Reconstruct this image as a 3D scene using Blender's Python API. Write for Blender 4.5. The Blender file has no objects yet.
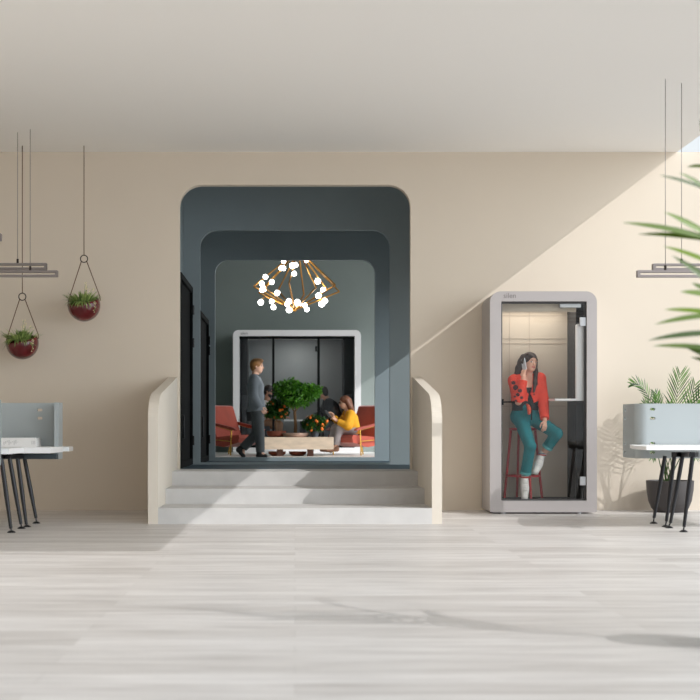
import bpy, bmesh, math, random
import numpy as np
from mathutils import Vector, Matrix, Quaternion
random.seed(7); np.random.seed(7)
PI = math.pi
scene = bpy.context.scene
COL = scene.collection

# ------------------------------------------------------------------ camera frame of reference (metres)
FPX = 1500.0; SW = 88.0; D = FPX / SW; CH = 0.945; VX, VY = 295.0, 427.0
def yof(s): return FPX / s - D                       # depth of the plane where one metre spans s pixels
def P(px, py, s, dy=0.0): return Vector(((px - VX) / s, FPX / s - D + dy, CH - (py - VY) / s))
def X(px, s): return (px - VX) / s
def Z(py, s): return CH - (py - VY) / s

# ------------------------------------------------------------------ materials
def lin(c):
    c /= 255.0
    return c / 12.92 if c <= 0.04045 else ((c + 0.055) / 1.055) ** 2.4
def rgb(r, g, b): return (lin(r), lin(g), lin(b), 1.0)

def mat(name, col, rough=0.6, metal=0.0, vary=0.0, vscale=8.0, bump=0.0, bscale=60.0, stretch=(1, 1, 1), emit=0.0, spec=0.5, sheen=0.0, sss=0.0, coat=0.0):
    m = bpy.data.materials.new(name); m.use_nodes = True
    nt = m.node_tree; b = nt.nodes['Principled BSDF']
    b.inputs['Base Color'].default_value = col
    b.inputs['Roughness'].default_value = rough
    b.inputs['Metallic'].default_value = metal
    b.inputs['Specular IOR Level'].default_value = spec
    if sheen: b.inputs['Sheen Weight'].default_value = sheen
    if coat: b.inputs['Coat Weight'].default_value = coat
    if emit:
        b.inputs['Emission Color'].default_value = col; b.inputs['Emission Strength'].default_value = emit
    if vary or bump:
        tc = nt.nodes.new('ShaderNodeTexCoord'); mp = nt.nodes.new('ShaderNodeMapping')
        mp.inputs['Scale'].default_value = stretch
        nt.links.new(tc.outputs['Object'], mp.inputs['Vector'])
    if vary:
        n = nt.nodes.new('ShaderNodeTexNoise'); n.inputs['Scale'].default_value = vscale; n.inputs['Detail'].default_value = 5
        nt.links.new(mp.outputs['Vector'], n.inputs['Vector'])
        cr = nt.nodes.new('ShaderNodeValToRGB')
        cr.color_ramp.elements[0].position = 0.3; cr.color_ramp.elements[1].position = 0.7
        lo = tuple(max(0, c * (1 - vary)) for c in col[:3]) + (1,); hi = tuple(min(1, c * (1 + vary)) for c in col[:3]) + (1,)
        cr.color_ramp.elements[0].color = lo; cr.color_ramp.elements[1].color = hi
        nt.links.new(n.outputs['Fac'], cr.inputs['Fac']); nt.links.new(cr.outputs['Color'], b.inputs['Base Color'])
    if bump:
        n2 = nt.nodes.new('ShaderNodeTexNoise'); n2.inputs['Scale'].default_value = bscale; n2.inputs['Detail'].default_value = 4
        nt.links.new(mp.outputs['Vector'], n2.inputs['Vector'])
        bp = nt.nodes.new('ShaderNodeBump'); bp.inputs['Strength'].default_value = bump; bp.inputs['Distance'].default_value = 0.01
        nt.links.new(n2.outputs['Fac'], bp.inputs['Height']); nt.links.new(bp.outputs['Normal'], b.inputs['Normal'])
    return m

def glass_mat(name, tint=(1, 1, 1, 1), refl=0.25, rough=0.02):
    m = bpy.data.materials.new(name); m.use_nodes = True
    nt = m.node_tree; nt.nodes.clear()
    o = nt.nodes.new('ShaderNodeOutputMaterial'); mx = nt.nodes.new('ShaderNodeMixShader')
    t = nt.nodes.new('ShaderNodeBsdfTransparent'); g = nt.nodes.new('ShaderNodeBsdfGlossy'); f = nt.nodes.new('ShaderNodeFresnel')
    f.inputs['IOR'].default_value = 1.45; t.inputs['Color'].default_value = tint; g.inputs['Roughness'].default_value = rough
    mu = nt.nodes.new('ShaderNodeMath'); mu.operation = 'MULTIPLY'; mu.inputs[1].default_value = refl * 4
    nt.links.new(f.outputs['Fac'], mu.inputs[0]); nt.links.new(mu.outputs[0], mx.inputs['Fac'])
    nt.links.new(t.outputs[0], mx.inputs[1]); nt.links.new(g.outputs[0], mx.inputs[2]); nt.links.new(mx.outputs[0], o.inputs['Surface'])
    return m

def leaf_mat(name, c0, c1, rough=0.45):
    m = bpy.data.materials.new(name); m.use_nodes = True
    nt = m.node_tree; b = nt.nodes['Principled BSDF']; b.inputs['Roughness'].default_value = rough
    g = nt.nodes.new('ShaderNodeNewGeometry'); cr = nt.nodes.new('ShaderNodeValToRGB')
    cr.color_ramp.elements[0].color = c0; cr.color_ramp.elements[1].color = c1
    nt.links.new(g.outputs['Random Per Island'], cr.inputs['Fac']); nt.links.new(cr.outputs['Color'], b.inputs['Base Color'])
    tr = nt.nodes.new('ShaderNodeBsdfTranslucent'); nt.links.new(cr.outputs['Color'], tr.inputs['Color'])
    mx = nt.nodes.new('ShaderNodeMixShader'); mx.inputs['Fac'].default_value = 0.25
    out = nt.nodes['Material Output']
    nt.links.new(b.outputs[0], mx.inputs[1]); nt.links.new(tr.outputs[0], mx.inputs[2]); nt.links.new(mx.outputs[0], out.inputs['Surface'])
    return m

# ------------------------------------------------------------------ objects
def tag(o, label, cat, group=None, kind=None):
    if label: o['label'] = label
    if cat: o['category'] = cat
    if group: o['group'] = group
    if kind: o['kind'] = kind
    return o
def thing(name, label, cat, loc, group=None, kind=None):
    o = bpy.data.objects.new(name, None); COL.objects.link(o); o.location = Vector(loc); o.empty_display_size = 0.1
    return tag(o, label, cat, group, kind)
def world_loc(o):
    return o.location.copy() if o.type == 'EMPTY' else Vector((0, 0, 0))
def link(name, me, mats, parent=None, label=None):
    o = bpy.data.objects.new(name, me); COL.objects.link(o)
    for m in (mats if isinstance(mats, (list, tuple)) else [mats]): me.materials.append(m)
    if parent is not None:
        o.parent = parent
        o.matrix_parent_inverse = Matrix.Translation(-world_loc(parent))
    if label: o['label'] = label
    return o
def obj(name, bm, mats, parent=None, smooth=False, label=None, bevel=0.0, bseg=2):
    if bevel:
        es = [e for e in bm.edges if len(e.link_faces) == 2 and e.calc_face_angle(0) > 0.6]
        bmesh.ops.bevel(bm, geom=es, offset=bevel, segments=bseg, affect='EDGES', clamp_overlap=True, profile=0.5)
    bmesh.ops.recalc_face_normals(bm, faces=bm.faces)
    me = bpy.data.meshes.new(name); bm.to_mesh(me); bm.free()
    if smooth:
        for p in me.polygons: p.use_smooth = True
        if smooth == 'auto':
            try: me.set_sharp_from_angle(angle=0.7)
            except Exception: pass
    return link(name, me, mats, parent, label)
def dup(root, loc, label=None, rotz=0.0, group=None):
    r = root.copy(); COL.objects.link(r); r.location = Vector(loc); r.rotation_euler[2] = rotz
    if label: r['label'] = label
    if group: r['group'] = group
    for ch in list(root.children):
        c = ch.copy(); COL.objects.link(c); c.parent = r
        for g in list(ch.children):
            d = g.copy(); COL.objects.link(d); d.parent = c
    return r

def B(): return bmesh.new()
def box(bm, x0, x1, y0, y1, z0, z1, M=None):
    vs = [bm.verts.new((x, y, z)) for x in (x0, x1) for y in (y0, y1) for z in (z0, z1)]
    for f in ((0, 1, 3, 2), (4, 6, 7, 5), (0, 4, 5, 1), (2, 3, 7, 6), (0, 2, 6, 4), (1, 5, 7, 3)): bm.faces.new([vs[i] for i in f])
    if M is not None:
        for v in vs: v.co = M @ v.co
    return bm
def frame_of(d):
    d = Vector(d).normalized(); u = Vector((0, 0, 1)) if abs(d.z) < 0.9 else Vector((1, 0, 0))
    a = d.cross(u).normalized(); return a, a.cross(d).normalized()
def tube(bm, pts, r, seg=10, cap=True, closed=False):
    pts = [Vector(p) for p in pts]; n = len(pts)
    rs = r if isinstance(r, (list, tuple)) else [r] * n
    rings = []; a = None
    for i, p in enumerate(pts):
        if closed: d = pts[(i + 1) % n] - pts[i - 1]
        else: d = pts[min(i + 1, n - 1)] - pts[max(i - 1, 0)]
        d = d.normalized()
        if a is None: a, b = frame_of(d)
        else:
            a = (a - d * a.dot(d)); a = a.normalized() if a.length > 1e-6 else frame_of(d)[0]; b = a.cross(d).normalized()
        rings.append([bm.verts.new(p + (a * math.cos(2 * PI * k / seg) + b * math.sin(2 * PI * k / seg)) * rs[i]) for k in range(seg)])
    for i in range(n if closed else n - 1):
        A, Bq = rings[i], rings[(i + 1) % n]
        for k in range(seg): bm.faces.new((A[k], A[(k + 1) % seg], Bq[(k + 1) % seg], Bq[k]))
    if cap and not closed: bm.faces.new(rings[0]); bm.faces.new(list(reversed(rings[-1])))
    return bm
def bar(bm, a, b, w, h):
    a, b = Vector(a), Vector(b); u, v = frame_of(b - a)
    vs = []
    for p in (a, b):
        for su, sv in ((-1, -1), (1, -1), (1, 1), (-1, 1)): vs.append(bm.verts.new(p + u * su * w / 2 + v * sv * h / 2))
    for f in ((3, 2, 1, 0), (4, 5, 6, 7), (0, 1, 5, 4), (1, 2, 6, 5), (2, 3, 7, 6), (3, 0, 4, 7)): bm.faces.new([vs[i] for i in f])
    return bm
def lathe(bm, prof, c, seg=32):
    c = Vector(c); rings = []
    for r, z in prof:
        if r < 1e-5: rings.append([bm.verts.new(c + Vector((0, 0, z)))])
        else: rings.append([bm.verts.new(c + Vector((r * math.cos(2 * PI * k / seg), r * math.sin(2 * PI * k / seg), z))) for k in range(seg)])
    for A, Bq in zip(rings, rings[1:]):
        for k in range(seg):
            a0, a1 = A[k % len(A)], A[(k + 1) % len(A)]; b0, b1 = Bq[k % len(Bq)], Bq[(k + 1) % len(Bq)]
            q = []
            for v in (a0, a1, b1, b0):
                if v not in q: q.append(v)
            if len(q) > 2: bm.faces.new(q)
    return bm
def prism(bm, poly, a, b, axis='y'):
    """poly in the two other axes, extruded from a to b along axis"""
    def mk(u, v, t): return {'y': (u, t, v), 'x': (t, u, v), 'z': (u, v, t)}[axis]
    A = [bm.verts.new(mk(u, v, a)) for u, v in poly]; Bq = [bm.verts.new(mk(u, v, b)) for u, v in poly]
    n = len(poly); bm.faces.new(A); bm.faces.new(list(reversed(Bq)))
    for i in range(n): bm.faces.new((A[i], A[(i + 1) % n], Bq[(i + 1) % n], Bq[i]))
    return bm
def arc(cx, cz, r, a0, a1, n=8): return [(cx + r * math.cos(math.radians(a0 + (a1 - a0) * i / n)), cz + r * math.sin(math.radians(a0 + (a1 - a0) * i / n))) for i in range(n + 1)]
def rrect(x0, x1, z0, z1, r, n=8, rb=None):
    rb = r if rb is None else rb
    return (arc(x0 + rb, z0 + rb, rb, 180, 270, n) + arc(x1 - rb, z0 + rb, rb, 270, 360, n) + arc(x1 - r, z1 - r, r, 0, 90, n) + arc(x0 + r, z1 - r, r, 90, 180, n))
def ring(bm, outer, inner, a, b, axis='y'):
    """closed loop between two outlines with the same point count, extruded a..b"""
    def mk(u, v, t): return {'y': (u, t, v), 'x': (t, u, v), 'z': (u, v, t)}[axis]
    n = len(outer)
    L = [[bm.verts.new(mk(u, v, t)) for u, v in pl] for pl, t in ((outer, a), (inner, a), (outer, b), (inner, b))]
    for i in range(n):
        j = (i + 1) % n
        for A, Bq in ((0, 1), (1, 3), (3, 2), (2, 0)): bm.faces.new((L[A][i], L[A][j], L[Bq][j], L[Bq][i]))
    return bm
def ball(bm, c, r, seg=16, rings=10, sc=(1, 1, 1)):
    M = Matrix.Translation(Vector(c)) @ Matrix.Diagonal((r * sc[0], r * sc[1], r * sc[2], 1))
    bmesh.ops.create_uvsphere(bm, u_segments=seg, v_segments=rings, radius=1.0, matrix=M)
    return bm
def cut_mesh(o, cutters):
    """boolean-subtract temporary cutter objects from o and bake"""
    for c in cutters:
        md = o.modifiers.new('cut', 'BOOLEAN'); md.object = c; md.operation = 'DIFFERENCE'; md.solver = 'EXACT'
    bpy.context.view_layer.update()
    dg = bpy.context.evaluated_depsgraph_get()
    me = bpy.data.meshes.new_from_object(o.evaluated_get(dg)); old = o.data
    o.modifiers.clear(); o.data = me; bpy.data.meshes.remove(old)
    for c in cutters:
        m = c.data; bpy.data.objects.remove(c); bpy.data.meshes.remove(m)
    return o
def bez(a, b, c, n=10):
    a, b, c = Vector(a), Vector(b), Vector(c)
    return [a * (1 - t) ** 2 + b * 2 * t * (1 - t) + c * t * t for t in [i / n for i in range(n + 1)]]
def text_mesh(name, body, size, loc, mats, parent, depth=0.004, label=None, sx=1.0):
    cu = bpy.data.curves.new(name, 'FONT'); cu.body = body; cu.size = size; cu.extrude = depth
    t = bpy.data.objects.new(name + '_tmp', cu); COL.objects.link(t)
    bpy.context.view_layer.update()
    me = bpy.data.meshes.new_from_object(t.evaluated_get(bpy.context.evaluated_depsgraph_get()))
    bpy.data.objects.remove(t); bpy.data.curves.remove(cu)
    me.transform(Matrix.Translation(Vector(loc)) @ Matrix.Rotation(PI / 2, 4, 'X') @ Matrix.Diagonal((sx, 1, 1, 1)))
    me.materials.clear()
    return link(name, me, mats, parent, label)

# ------------------------------------------------------------------ organic surfaces from distance fields
def surface_nets(F, org, vox):
    s = F < 0
    nx, ny, nz = F.shape
    acc = np.zeros((nx - 1, ny - 1, nz - 1, 3), np.float32); cnt = np.zeros((nx - 1, ny - 1, nz - 1), np.float32)
    quads = []
    for ax in range(3):
        sl0 = [slice(None)] * 3; sl1 = [slice(None)] * 3; sl0[ax] = slice(0, -1); sl1[ax] = slice(1, None)
        m = s[tuple(sl0)] != s[tuple(sl1)]
        idx = np.array(np.nonzero(m)).T
        if len(idx) == 0: continue
        o1, o2 = [a for a in range(3) if a != ax]
        ok = (idx[:, o1] > 0) & (idx[:, o2] > 0) & (idx[:, o1] < F.shape[o1] - 1) & (idx[:, o2] < F.shape[o2] - 1)
        idx = idx[ok]
        i2 = idx.copy(); i2[:, ax] += 1
        d0 = F[tuple(idx.T)]; d1 = F[tuple(i2.T)]
        t = d0 / (d0 - d1)
        p = idx.astype(np.float32); p[:, ax] += t
        q = []
        for a, b in ((1, 1), (0, 1), (0, 0), (1, 0)):
            c = idx.copy(); c[:, o1] -= a; c[:, o2] -= b
            np.add.at(acc, tuple(c.T), p); np.add.at(cnt, tuple(c.T), 1); q.append(c)
        quads.append((np.stack(q, 1), d0 < 0, ax))
    used = cnt > 0
    ids = -np.ones(cnt.shape, np.int64); ids[used] = np.arange(used.sum())
    v = acc[used] / cnt[used][:, None] * vox + org
    faces = []
    for q, neg, ax in quads:
        f = ids[q[..., 0], q[..., 1], q[..., 2]]
        flip = neg if ax != 1 else ~neg
        f[~flip] = f[~flip][:, ::-1]
        faces.append(f)
    return v, np.concatenate(faces)

def cap(a, b, ra, rb=None, k=None, flat=None): return ('c', np.array(a, float), np.array(b, float), ra, ra if rb is None else rb, k, flat)
def ell(c, axes, radii, k=None): return ('e', np.array(c, float), np.array(axes, float), np.array(radii, float), k)
ID = np.eye(3)
def prim_bounds(p, g=0.0):
    if p[0] == 'c':
        r = max(p[3], p[4]) + g; return np.minimum(p[1], p[2]) - r, np.maximum(p[1], p[2]) + r
    r = p[3].max() + g; return p[1] - r, p[1] + r
def prim_dist(p, Q, grow=0.0):
    if p[0] == 'c':
        a, b = p[1], p[2]; ab = b - a; L2 = max(ab @ ab, 1e-9)
        t = np.clip(((Q - a) @ ab) / L2, 0, 1)
        d = np.linalg.norm(Q - a - t[..., None] * ab, axis=-1) - (p[3] + (p[4] - p[3]) * t) - grow
        if p[6]:
            n = ab / math.sqrt(L2)
            if p[6] in ('b', 'ab'): d = np.maximum(d, (Q - b) @ n)
            if p[6] in ('a', 'ab'): d = np.maximum(d, (a - Q) @ n)
        return d
    q = (Q - p[1]) @ p[2].T; r = p[3] + grow
    k0 = np.linalg.norm(q / r, axis=-1); k1 = np.linalg.norm(q / (r * r), axis=-1)
    return k0 * (k0 - 1) / np.maximum(k1, 1e-9)
def sdf_obj(name, prims, mats, parent=None, vox=0.006, k=0.02, grow=0.0, sub=(), cuts=(), regions=(), label=None, smooth_it=0):
    """prims: union of tapered capsules/ellipsoids, sub: removed shapes, cuts: (point, normal) half-spaces removed,
    regions: (centre, axes, radii, material index)"""
    bs = [prim_bounds(p, grow + 0.03) for p in prims]
    lo = np.min([b[0] for b in bs], 0); hi = np.max([b[1] for b in bs], 0)
    n = np.ceil((hi - lo) / vox).astype(int) + 2
    F = np.full(n, 0.05, np.float32)
    ax = [lo[i] + vox * np.arange(n[i]) for i in range(3)]
    def region(p, g):
        b0, b1 = prim_bounds(p, g)
        i0 = np.clip(np.floor((b0 - lo) / vox).astype(int), 0, n - 1); i1 = np.clip(np.ceil((b1 - lo) / vox).astype(int) + 1, 1, n)
        return tuple(slice(i0[j], i1[j]) for j in range(3))
    def pts(sl): return np.stack(np.meshgrid(*[ax[j][sl[j]] for j in range(3)], indexing='ij'), -1)
    for p in prims:
        kk = k if p[-2 if p[0] == 'c' else -1] is None else p[-2 if p[0] == 'c' else -1]
        sl = region(p, grow + 0.028); Q = pts(sl)
        if Q.size == 0: continue
        d = prim_dist(p, Q, grow); o = F[sl]
        h = np.maximum(kk - np.abs(o - d), 0) / max(kk, 1e-6)
        F[sl] = np.minimum(np.minimum(o, d) - h * h * kk * 0.25, 0.05)
    for p in sub:
        sl = region(p, 0.03); Q = pts(sl)
        if Q.size: F[sl] = np.maximum(F[sl], -prim_dist(p, Q))
    if len(cuts):
        Q = pts(tuple(slice(0, n[j]) for j in range(3)))
        for c, nn in cuts: F = np.maximum(F, ((Q - np.array(c, float)) @ np.array(Vector(nn).normalized(), float)).astype(np.float32))
    F[0] = F[-1] = 0.05; F[:, 0] = F[:, -1] = 0.05; F[:, :, 0] = F[:, :, -1] = 0.05
    v, f = surface_nets(F, lo, vox)
    me = bpy.data.meshes.new(name)
    me.vertices.add(len(v)); me.vertices.foreach_set('co', v.astype(np.float32).ravel())
    me.loops.add(f.size); me.loops.foreach_set('vertex_index', f.astype(np.int32).ravel())
    me.polygons.add(len(f)); me.polygons.foreach_set('loop_start', np.arange(0, f.size, 4, dtype=np.int32))
    try: me.polygons.foreach_set('loop_total', np.full(len(f), 4, np.int32))
    except Exception: pass
    me.update(calc_edges=True); me.validate()
    me.polygons.foreach_set('use_smooth', np.ones(len(me.polygons), bool))
    o = link(name, me, mats, parent, label)
    if len(regions):
        cen = v[f].mean(1); mi = np.zeros(len(f), np.int32)
        for c, axs, rad, m in regions:
            q = (cen - np.array(c, float)) @ np.array(axs, float).T / np.array(rad, float)
            mi[(q * q).sum(-1) < 1] = m
        if len(mi) == len(me.polygons): me.polygons.foreach_set('material_index', mi)
    return o

def lerp(a, b, t): return Vector(a) * (1 - t) + Vector(b) * t
def axes3(f, u):
    f = Vector(f).normalized(); u = Vector(u); u = (u - f * u.dot(f)).normalized(); r = f.cross(u)
    return r, f, u
def head_prims(c, f, u, H, fem=False):
    r, f, u = axes3(f, u); A = [tuple(r), tuple(f), tuple(u)]; c = Vector(c)
    pr = [ell(c + u * .13 * H - f * .05 * H, A, (.335 * H, .41 * H, .37 * H)),
          ell(c - u * .14 * H + f * .10 * H, A, (.265 * H, .28 * H, .30 * H), .03),
          ell(c - u * .36 * H + f * .20 * H, A, (.13 * H, .12 * H, .10 * H), .03),
          ell(c - u * .26 * H + f * .02 * H, A, (.24 * H, .24 * H, .16 * H), .03),
          cap(c + f * .37 * H + u * .05 * H, c + f * .45 * H - u * .12 * H, .022 * H, .045 * H, .008),
          ell(c + f * .36 * H - u * .235 * H, A, (.10 * H, .04 * H, .045 * H), .008),
          cap(c + f * .335 * H + u * .09 * H - r * .2 * H, c + f * .365 * H + u * .10 * H, .03 * H, .03 * H, .01),
          cap(c + f * .335 * H + u * .09 * H + r * .2 * H, c + f * .365 * H + u * .10 * H, .03 * H, .03 * H, .01)]
    for s in (-1, 1):
        pr.append(ell(c + r * s * .335 * H - f * .03 * H - u * .02 * H, A, (.035 * H, .075 * H, .12 * H), .008))
    rg = []
    for s in (-1, 1):
        rg.append((c + f * .345 * H + r * s * .145 * H + u * .015 * H, A, (.07 * H, .10 * H, .026 * H), 1))   # eye white
        rg.append((c + f * .36 * H + r * s * .145 * H + u * .015 * H, A, (.03 * H, .11 * H, .029 * H), 2))   # iris
        rg.append((c + f * .34 * H + r * s * .15 * H + u * .115 * H, A, (.085 * H, .13 * H, .013 * H), 3))      # brow
    rg.append((c + f * .38 * H - u * .235 * H, A, (.105 * H, .12 * H, .036 * H if fem else .024 * H), 4))     # lips
    return pr, rg
def hand_prims(w, d, nrm, side=1, S=1.0, curl=0.5, spread=0.1, thumb=0.8, curls=None):
    """w wrist, d direction to the knuckles, nrm the direction the palm faces, side +1/-1 which side the thumb is on"""
    w = Vector(w); d = Vector(d).normalized(); n = Vector(nrm); n = (n - d * n.dot(d)).normalized(); a = d.cross(n) * side
    pr = []
    for off, r in ((-.027, .011), (-.009, .0125), (.009, .0125), (.027, .012)):
        pr.append(cap(w + d * .012 * S + a * off * .55 * S, w + d * .082 * S + a * off * S, r * S * 1.1, r * S, .012))
    L = (.062, .075, .080, .070)
    for i, off in enumerate((-.030, -.010, .010, .030)):
        p = w + d * (.085 - abs(off) * .15) * S + a * off * S
        cu = curls[i] if curls else curl
        ang = 0; seg = (.45, .31, .24); q = p; rr = .0085 * S
        base = (d + a * off * spread * 30 * .3).normalized()
        for j, fr in enumerate(seg):
            ang += cu * (0.75, 0.9, 0.6)[j]
            dirn = (base * math.cos(ang) + n * math.sin(ang)).normalized()
            e = q + dirn * L[i] * fr * S
            pr.append(cap(q, e, rr, rr * .92, .002 if j else .005)); q = e; rr *= .92
    t0 = w + d * .025 * S + a * .026 * S
    t1 = t0 + (d * .55 + a * .65 + n * .35 * thumb).normalized() * .038 * S
    t2 = t1 + (d * .85 + a * (.4 - .5 * thumb) + n * .5 * thumb).normalized() * .032 * S
    t3 = t2 + (d * .9 + a * (.2 - .6 * thumb) + n * .5 * thumb).normalized() * .026 * S
    pr += [cap(t0, t1, .0125 * S, .010 * S, .008), cap(t1, t2, .0098 * S, .009 * S, .003), cap(t2, t3, .009 * S, .0075 * S, .003)]
    return pr

# ------------------------------------------------------------------ leaves
def leaf_blade(bm, base, d, up, L, W, droop=0.0, n=4, fold=0.15, mi=0):
    base = Vector(base); d = Vector(d).normalized(); up = Vector(up); side = d.cross(up)
    side = side.normalized() if side.length > 1e-4 else frame_of(d)[0]; nrm = side.cross(d).normalized()
    prev = None
    for i in range(n + 1):
        t = i / n
        c = base + d * L * t + Vector((0, 0, -1)) * droop * L * t * t
        w = W * (math.sin(PI * min(1, 0.12 + 0.88 * t)) ** 0.8) * 0.5 + 1e-4
        if i == n: w = 2e-4
        row = (bm.verts.new(c - side * w + nrm * w * fold * 2), bm.verts.new(c), bm.verts.new(c + side * w + nrm * w * fold * 2))
        if prev:
            for k in (0, 1):
                f = bm.faces.new((prev[k], prev[k + 1], row[k + 1], row[k])); f.material_index = mi; f.smooth = True
        prev = row
def rvec():
    while True:
        v = Vector((random.uniform(-1, 1), random.uniform(-1, 1), random.uniform(-1, 1)))
        if 0.05 < v.length < 1: return v.normalized()
def foliage_bm(blobs, n, L, W, out=0.7, shell=0.45, rng=None):
    bm = B(); tot = sum(b[1] ** 2 for b in blobs)
    for c, r, sc in [(Vector(b[0]), b[1], b[2] if len(b) > 2 else (1, 1, 1)) for b in blobs]:
        for _ in range(int(n * r * r / tot)):
            v = rvec(); q = v * r * (shell + (1 - shell) * random.random() ** 0.6)
            p = c + Vector((q.x * sc[0], q.y * sc[1], q.z * sc[2]))
            d = (v * out + rvec() * 0.8).normalized()
            leaf_blade(bm, p, d, rvec(), L * random.uniform(.7, 1.25), W * random.uniform(.8, 1.2), random.uniform(0, .3), 2, .2)
    return bm
def frond_bm(bm, base, ctrl, tip, n=26, Lm=0.3, W=0.022, up=Vector((0, 0, 1)), droop=0.35, sweep=0.9, start=0.18, r0=0.008, lift=0.25):
    pts = bez(base, ctrl, tip, 16)
    tube(bm, pts, [r0 * (1 - .85 * i / 16) for i in range(17)], 6)
    for i in range(n):
        t = start + (1 - start) * (i + .5) / n
        k = min(int(t * 16), 15); p = lerp(pts[k], pts[k + 1], t * 16 - k); d = (pts[k + 1] - pts[k]).normalized()
        side = d.cross(up)
        if side.length < .05: side = d.cross(Vector((0, -1, 0)))
        side.normalize(); nn = side.cross(d).normalized()
        L = Lm * (math.sin(PI * (0.12 + 0.80 * (t - start) / (1 - start))) ** .7) * random.uniform(.9, 1.08)
        for s in (-1, 1):
            dirn = (d * sweep * (0.5 + 0.9 * t) + side * s + nn * lift + rvec() * .06)
            leaf_blade(bm, p, dirn, nn, L, W * random.uniform(.85, 1.1), droop * random.uniform(.6, 1.3), 4, .2)
    return bm
# ================================================================== MATERIALS
M = {}
M['plaster'] = mat('plaster', rgb(214, 202, 186), .9, vary=.025, vscale=.6, bump=.04, bscale=90)
M['plaster2'] = mat('parapet_plaster', rgb(216, 207, 194), .85, vary=.02, vscale=2, bump=.03, bscale=120)
M['ceil'] = mat('white_ceiling_paint', rgb(244, 242, 238), .9, bump=.02, bscale=80)
M['concrete'] = mat('step_concrete', rgb(198, 196, 194), .8, vary=.05, vscale=5, bump=.05, bscale=70)
M['teal'] = mat('petrol_paint', rgb(148, 160, 164), .65, spec=.3, vary=.03, vscale=2, bump=.01, bscale=100)
M['teal_dark'] = mat('petrol_floor', rgb(52, 78, 92), .5, vary=.05, vscale=3)
M['lounge_wall'] = mat('grey_green_paint', rgb(132, 140, 136), .8, vary=.03, vscale=1.5, bump=.02, bscale=90)
M['lounge_floor'] = mat('white_resin_floor', rgb(238, 236, 232), .35, vary=.02, vscale=3)
M['black'] = mat('black_paint', rgb(14, 15, 16), .8, spec=.15)
M['blackm'] = mat('black_metal', rgb(30, 30, 32), .35, .6)
M['steel'] = mat('brushed_steel', rgb(190, 190, 192), .35, .9)

def floor_material():
    m = bpy.data.materials.new('whitewashed_boards'); m.use_nodes = True
    nt = m.node_tree; b = nt.nodes['Principled BSDF']; N = nt.nodes.new; Lk = nt.links.new
    tc = N('ShaderNodeTexCoord'); br = N('ShaderNodeTexBrick')
    br.inputs['Scale'].default_value = 1.0; br.inputs['Brick Width'].default_value = 2.6; br.inputs['Row Height'].default_value = .24
    br.inputs['Mortar Size'].default_value = .0012; br.inputs['Mortar'].default_value = rgb(186, 181, 177)
    br.inputs['Color1'].default_value = rgb(226, 222, 219); br.inputs['Color2'].default_value = rgb(206, 201, 197); br.offset = .37
    Lk(tc.outputs['Object'], br.inputs['Vector'])
    mp = N('ShaderNodeMapping'); mp.inputs['Scale'].default_value = (.8, 9, 1); Lk(tc.outputs['Object'], mp.inputs['Vector'])
    nz = N('ShaderNodeTexNoise'); nz.inputs['Scale'].default_value = 1.6; nz.inputs['Detail'].default_value = 8; nz.inputs['Roughness'].default_value = .65
    Lk(mp.outputs['Vector'], nz.inputs['Vector'])
    cr = N('ShaderNodeValToRGB'); cr.color_ramp.elements[0].position = .33; cr.color_ramp.elements[0].color = rgb(190, 186, 183)
    cr.color_ramp.elements[1].position = .6; cr.color_ramp.elements[1].color = (1, 1, 1, 1); Lk(nz.outputs['Fac'], cr.inputs['Fac'])
    mx = N('ShaderNodeMix'); mx.data_type = 'RGBA'; mx.blend_type = 'MULTIPLY'; mx.inputs['Factor'].default_value = .65
    Lk(br.outputs['Color'], mx.inputs['A']); Lk(cr.outputs['Color'], mx.inputs['B']); Lk(mx.outputs['Result'], b.inputs['Base Color'])
    b.inputs['Roughness'].default_value = .42
    bp = N('ShaderNodeBump'); bp.inputs['Strength'].default_value = .08; bp.inputs['Distance'].default_value = .01
    Lk(nz.outputs['Fac'], bp.inputs['Height']); Lk(bp.outputs['Normal'], b.inputs['Normal'])
    return m
M['boards'] = floor_material()

def struct(name, bm, m, parent=None, **kw):
    o = obj(name, bm, m, parent, **kw)
    if parent is None: o['kind'] = 'structure'
    return o

# ================================================================== SHELL
CZ = 4.07                                   # ceiling height of the hall
PLX, PLZ, PLK = 2.284, 2.513, 0.757          # the plane that the roof edges share with the sun
def edge_x(z): return PLX + (z - PLZ) / PLK
ZP = 0.462                                   # platform height
YP1, YP2 = yof(77.7), yof(70.3)              # two inner portals
YB = 12.0
struct('floor', box(B(), -9, 14, -20, 14, -.08, 0), M['boards'])
struct('ceiling', box(B(), -5.6, edge_x(CZ), -9, .2, CZ, CZ + .18), M['ceil'])
struct('wall_left', box(B(), -5.75, -5.6, -12, .2, 0, CZ + .18), M['plaster'])
# hall back wall with the tall round-cornered portal cut through it
hw = 115.5 / SW; zt = Z(185, SW); R1 = .25
wall_out = [(-5.6, 0), (-hw, 0)] + list(reversed(arc(-hw + R1, zt - R1, R1, 90, 180, 10))) + list(reversed(arc(hw - R1, zt - R1, R1, 0, 90, 10))) + [(hw, 0), (4.62, 0), (4.62, CZ), (-5.6, CZ)]
struct('wall_back', prism(B(), wall_out, 0, .12), M['plaster'])
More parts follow.
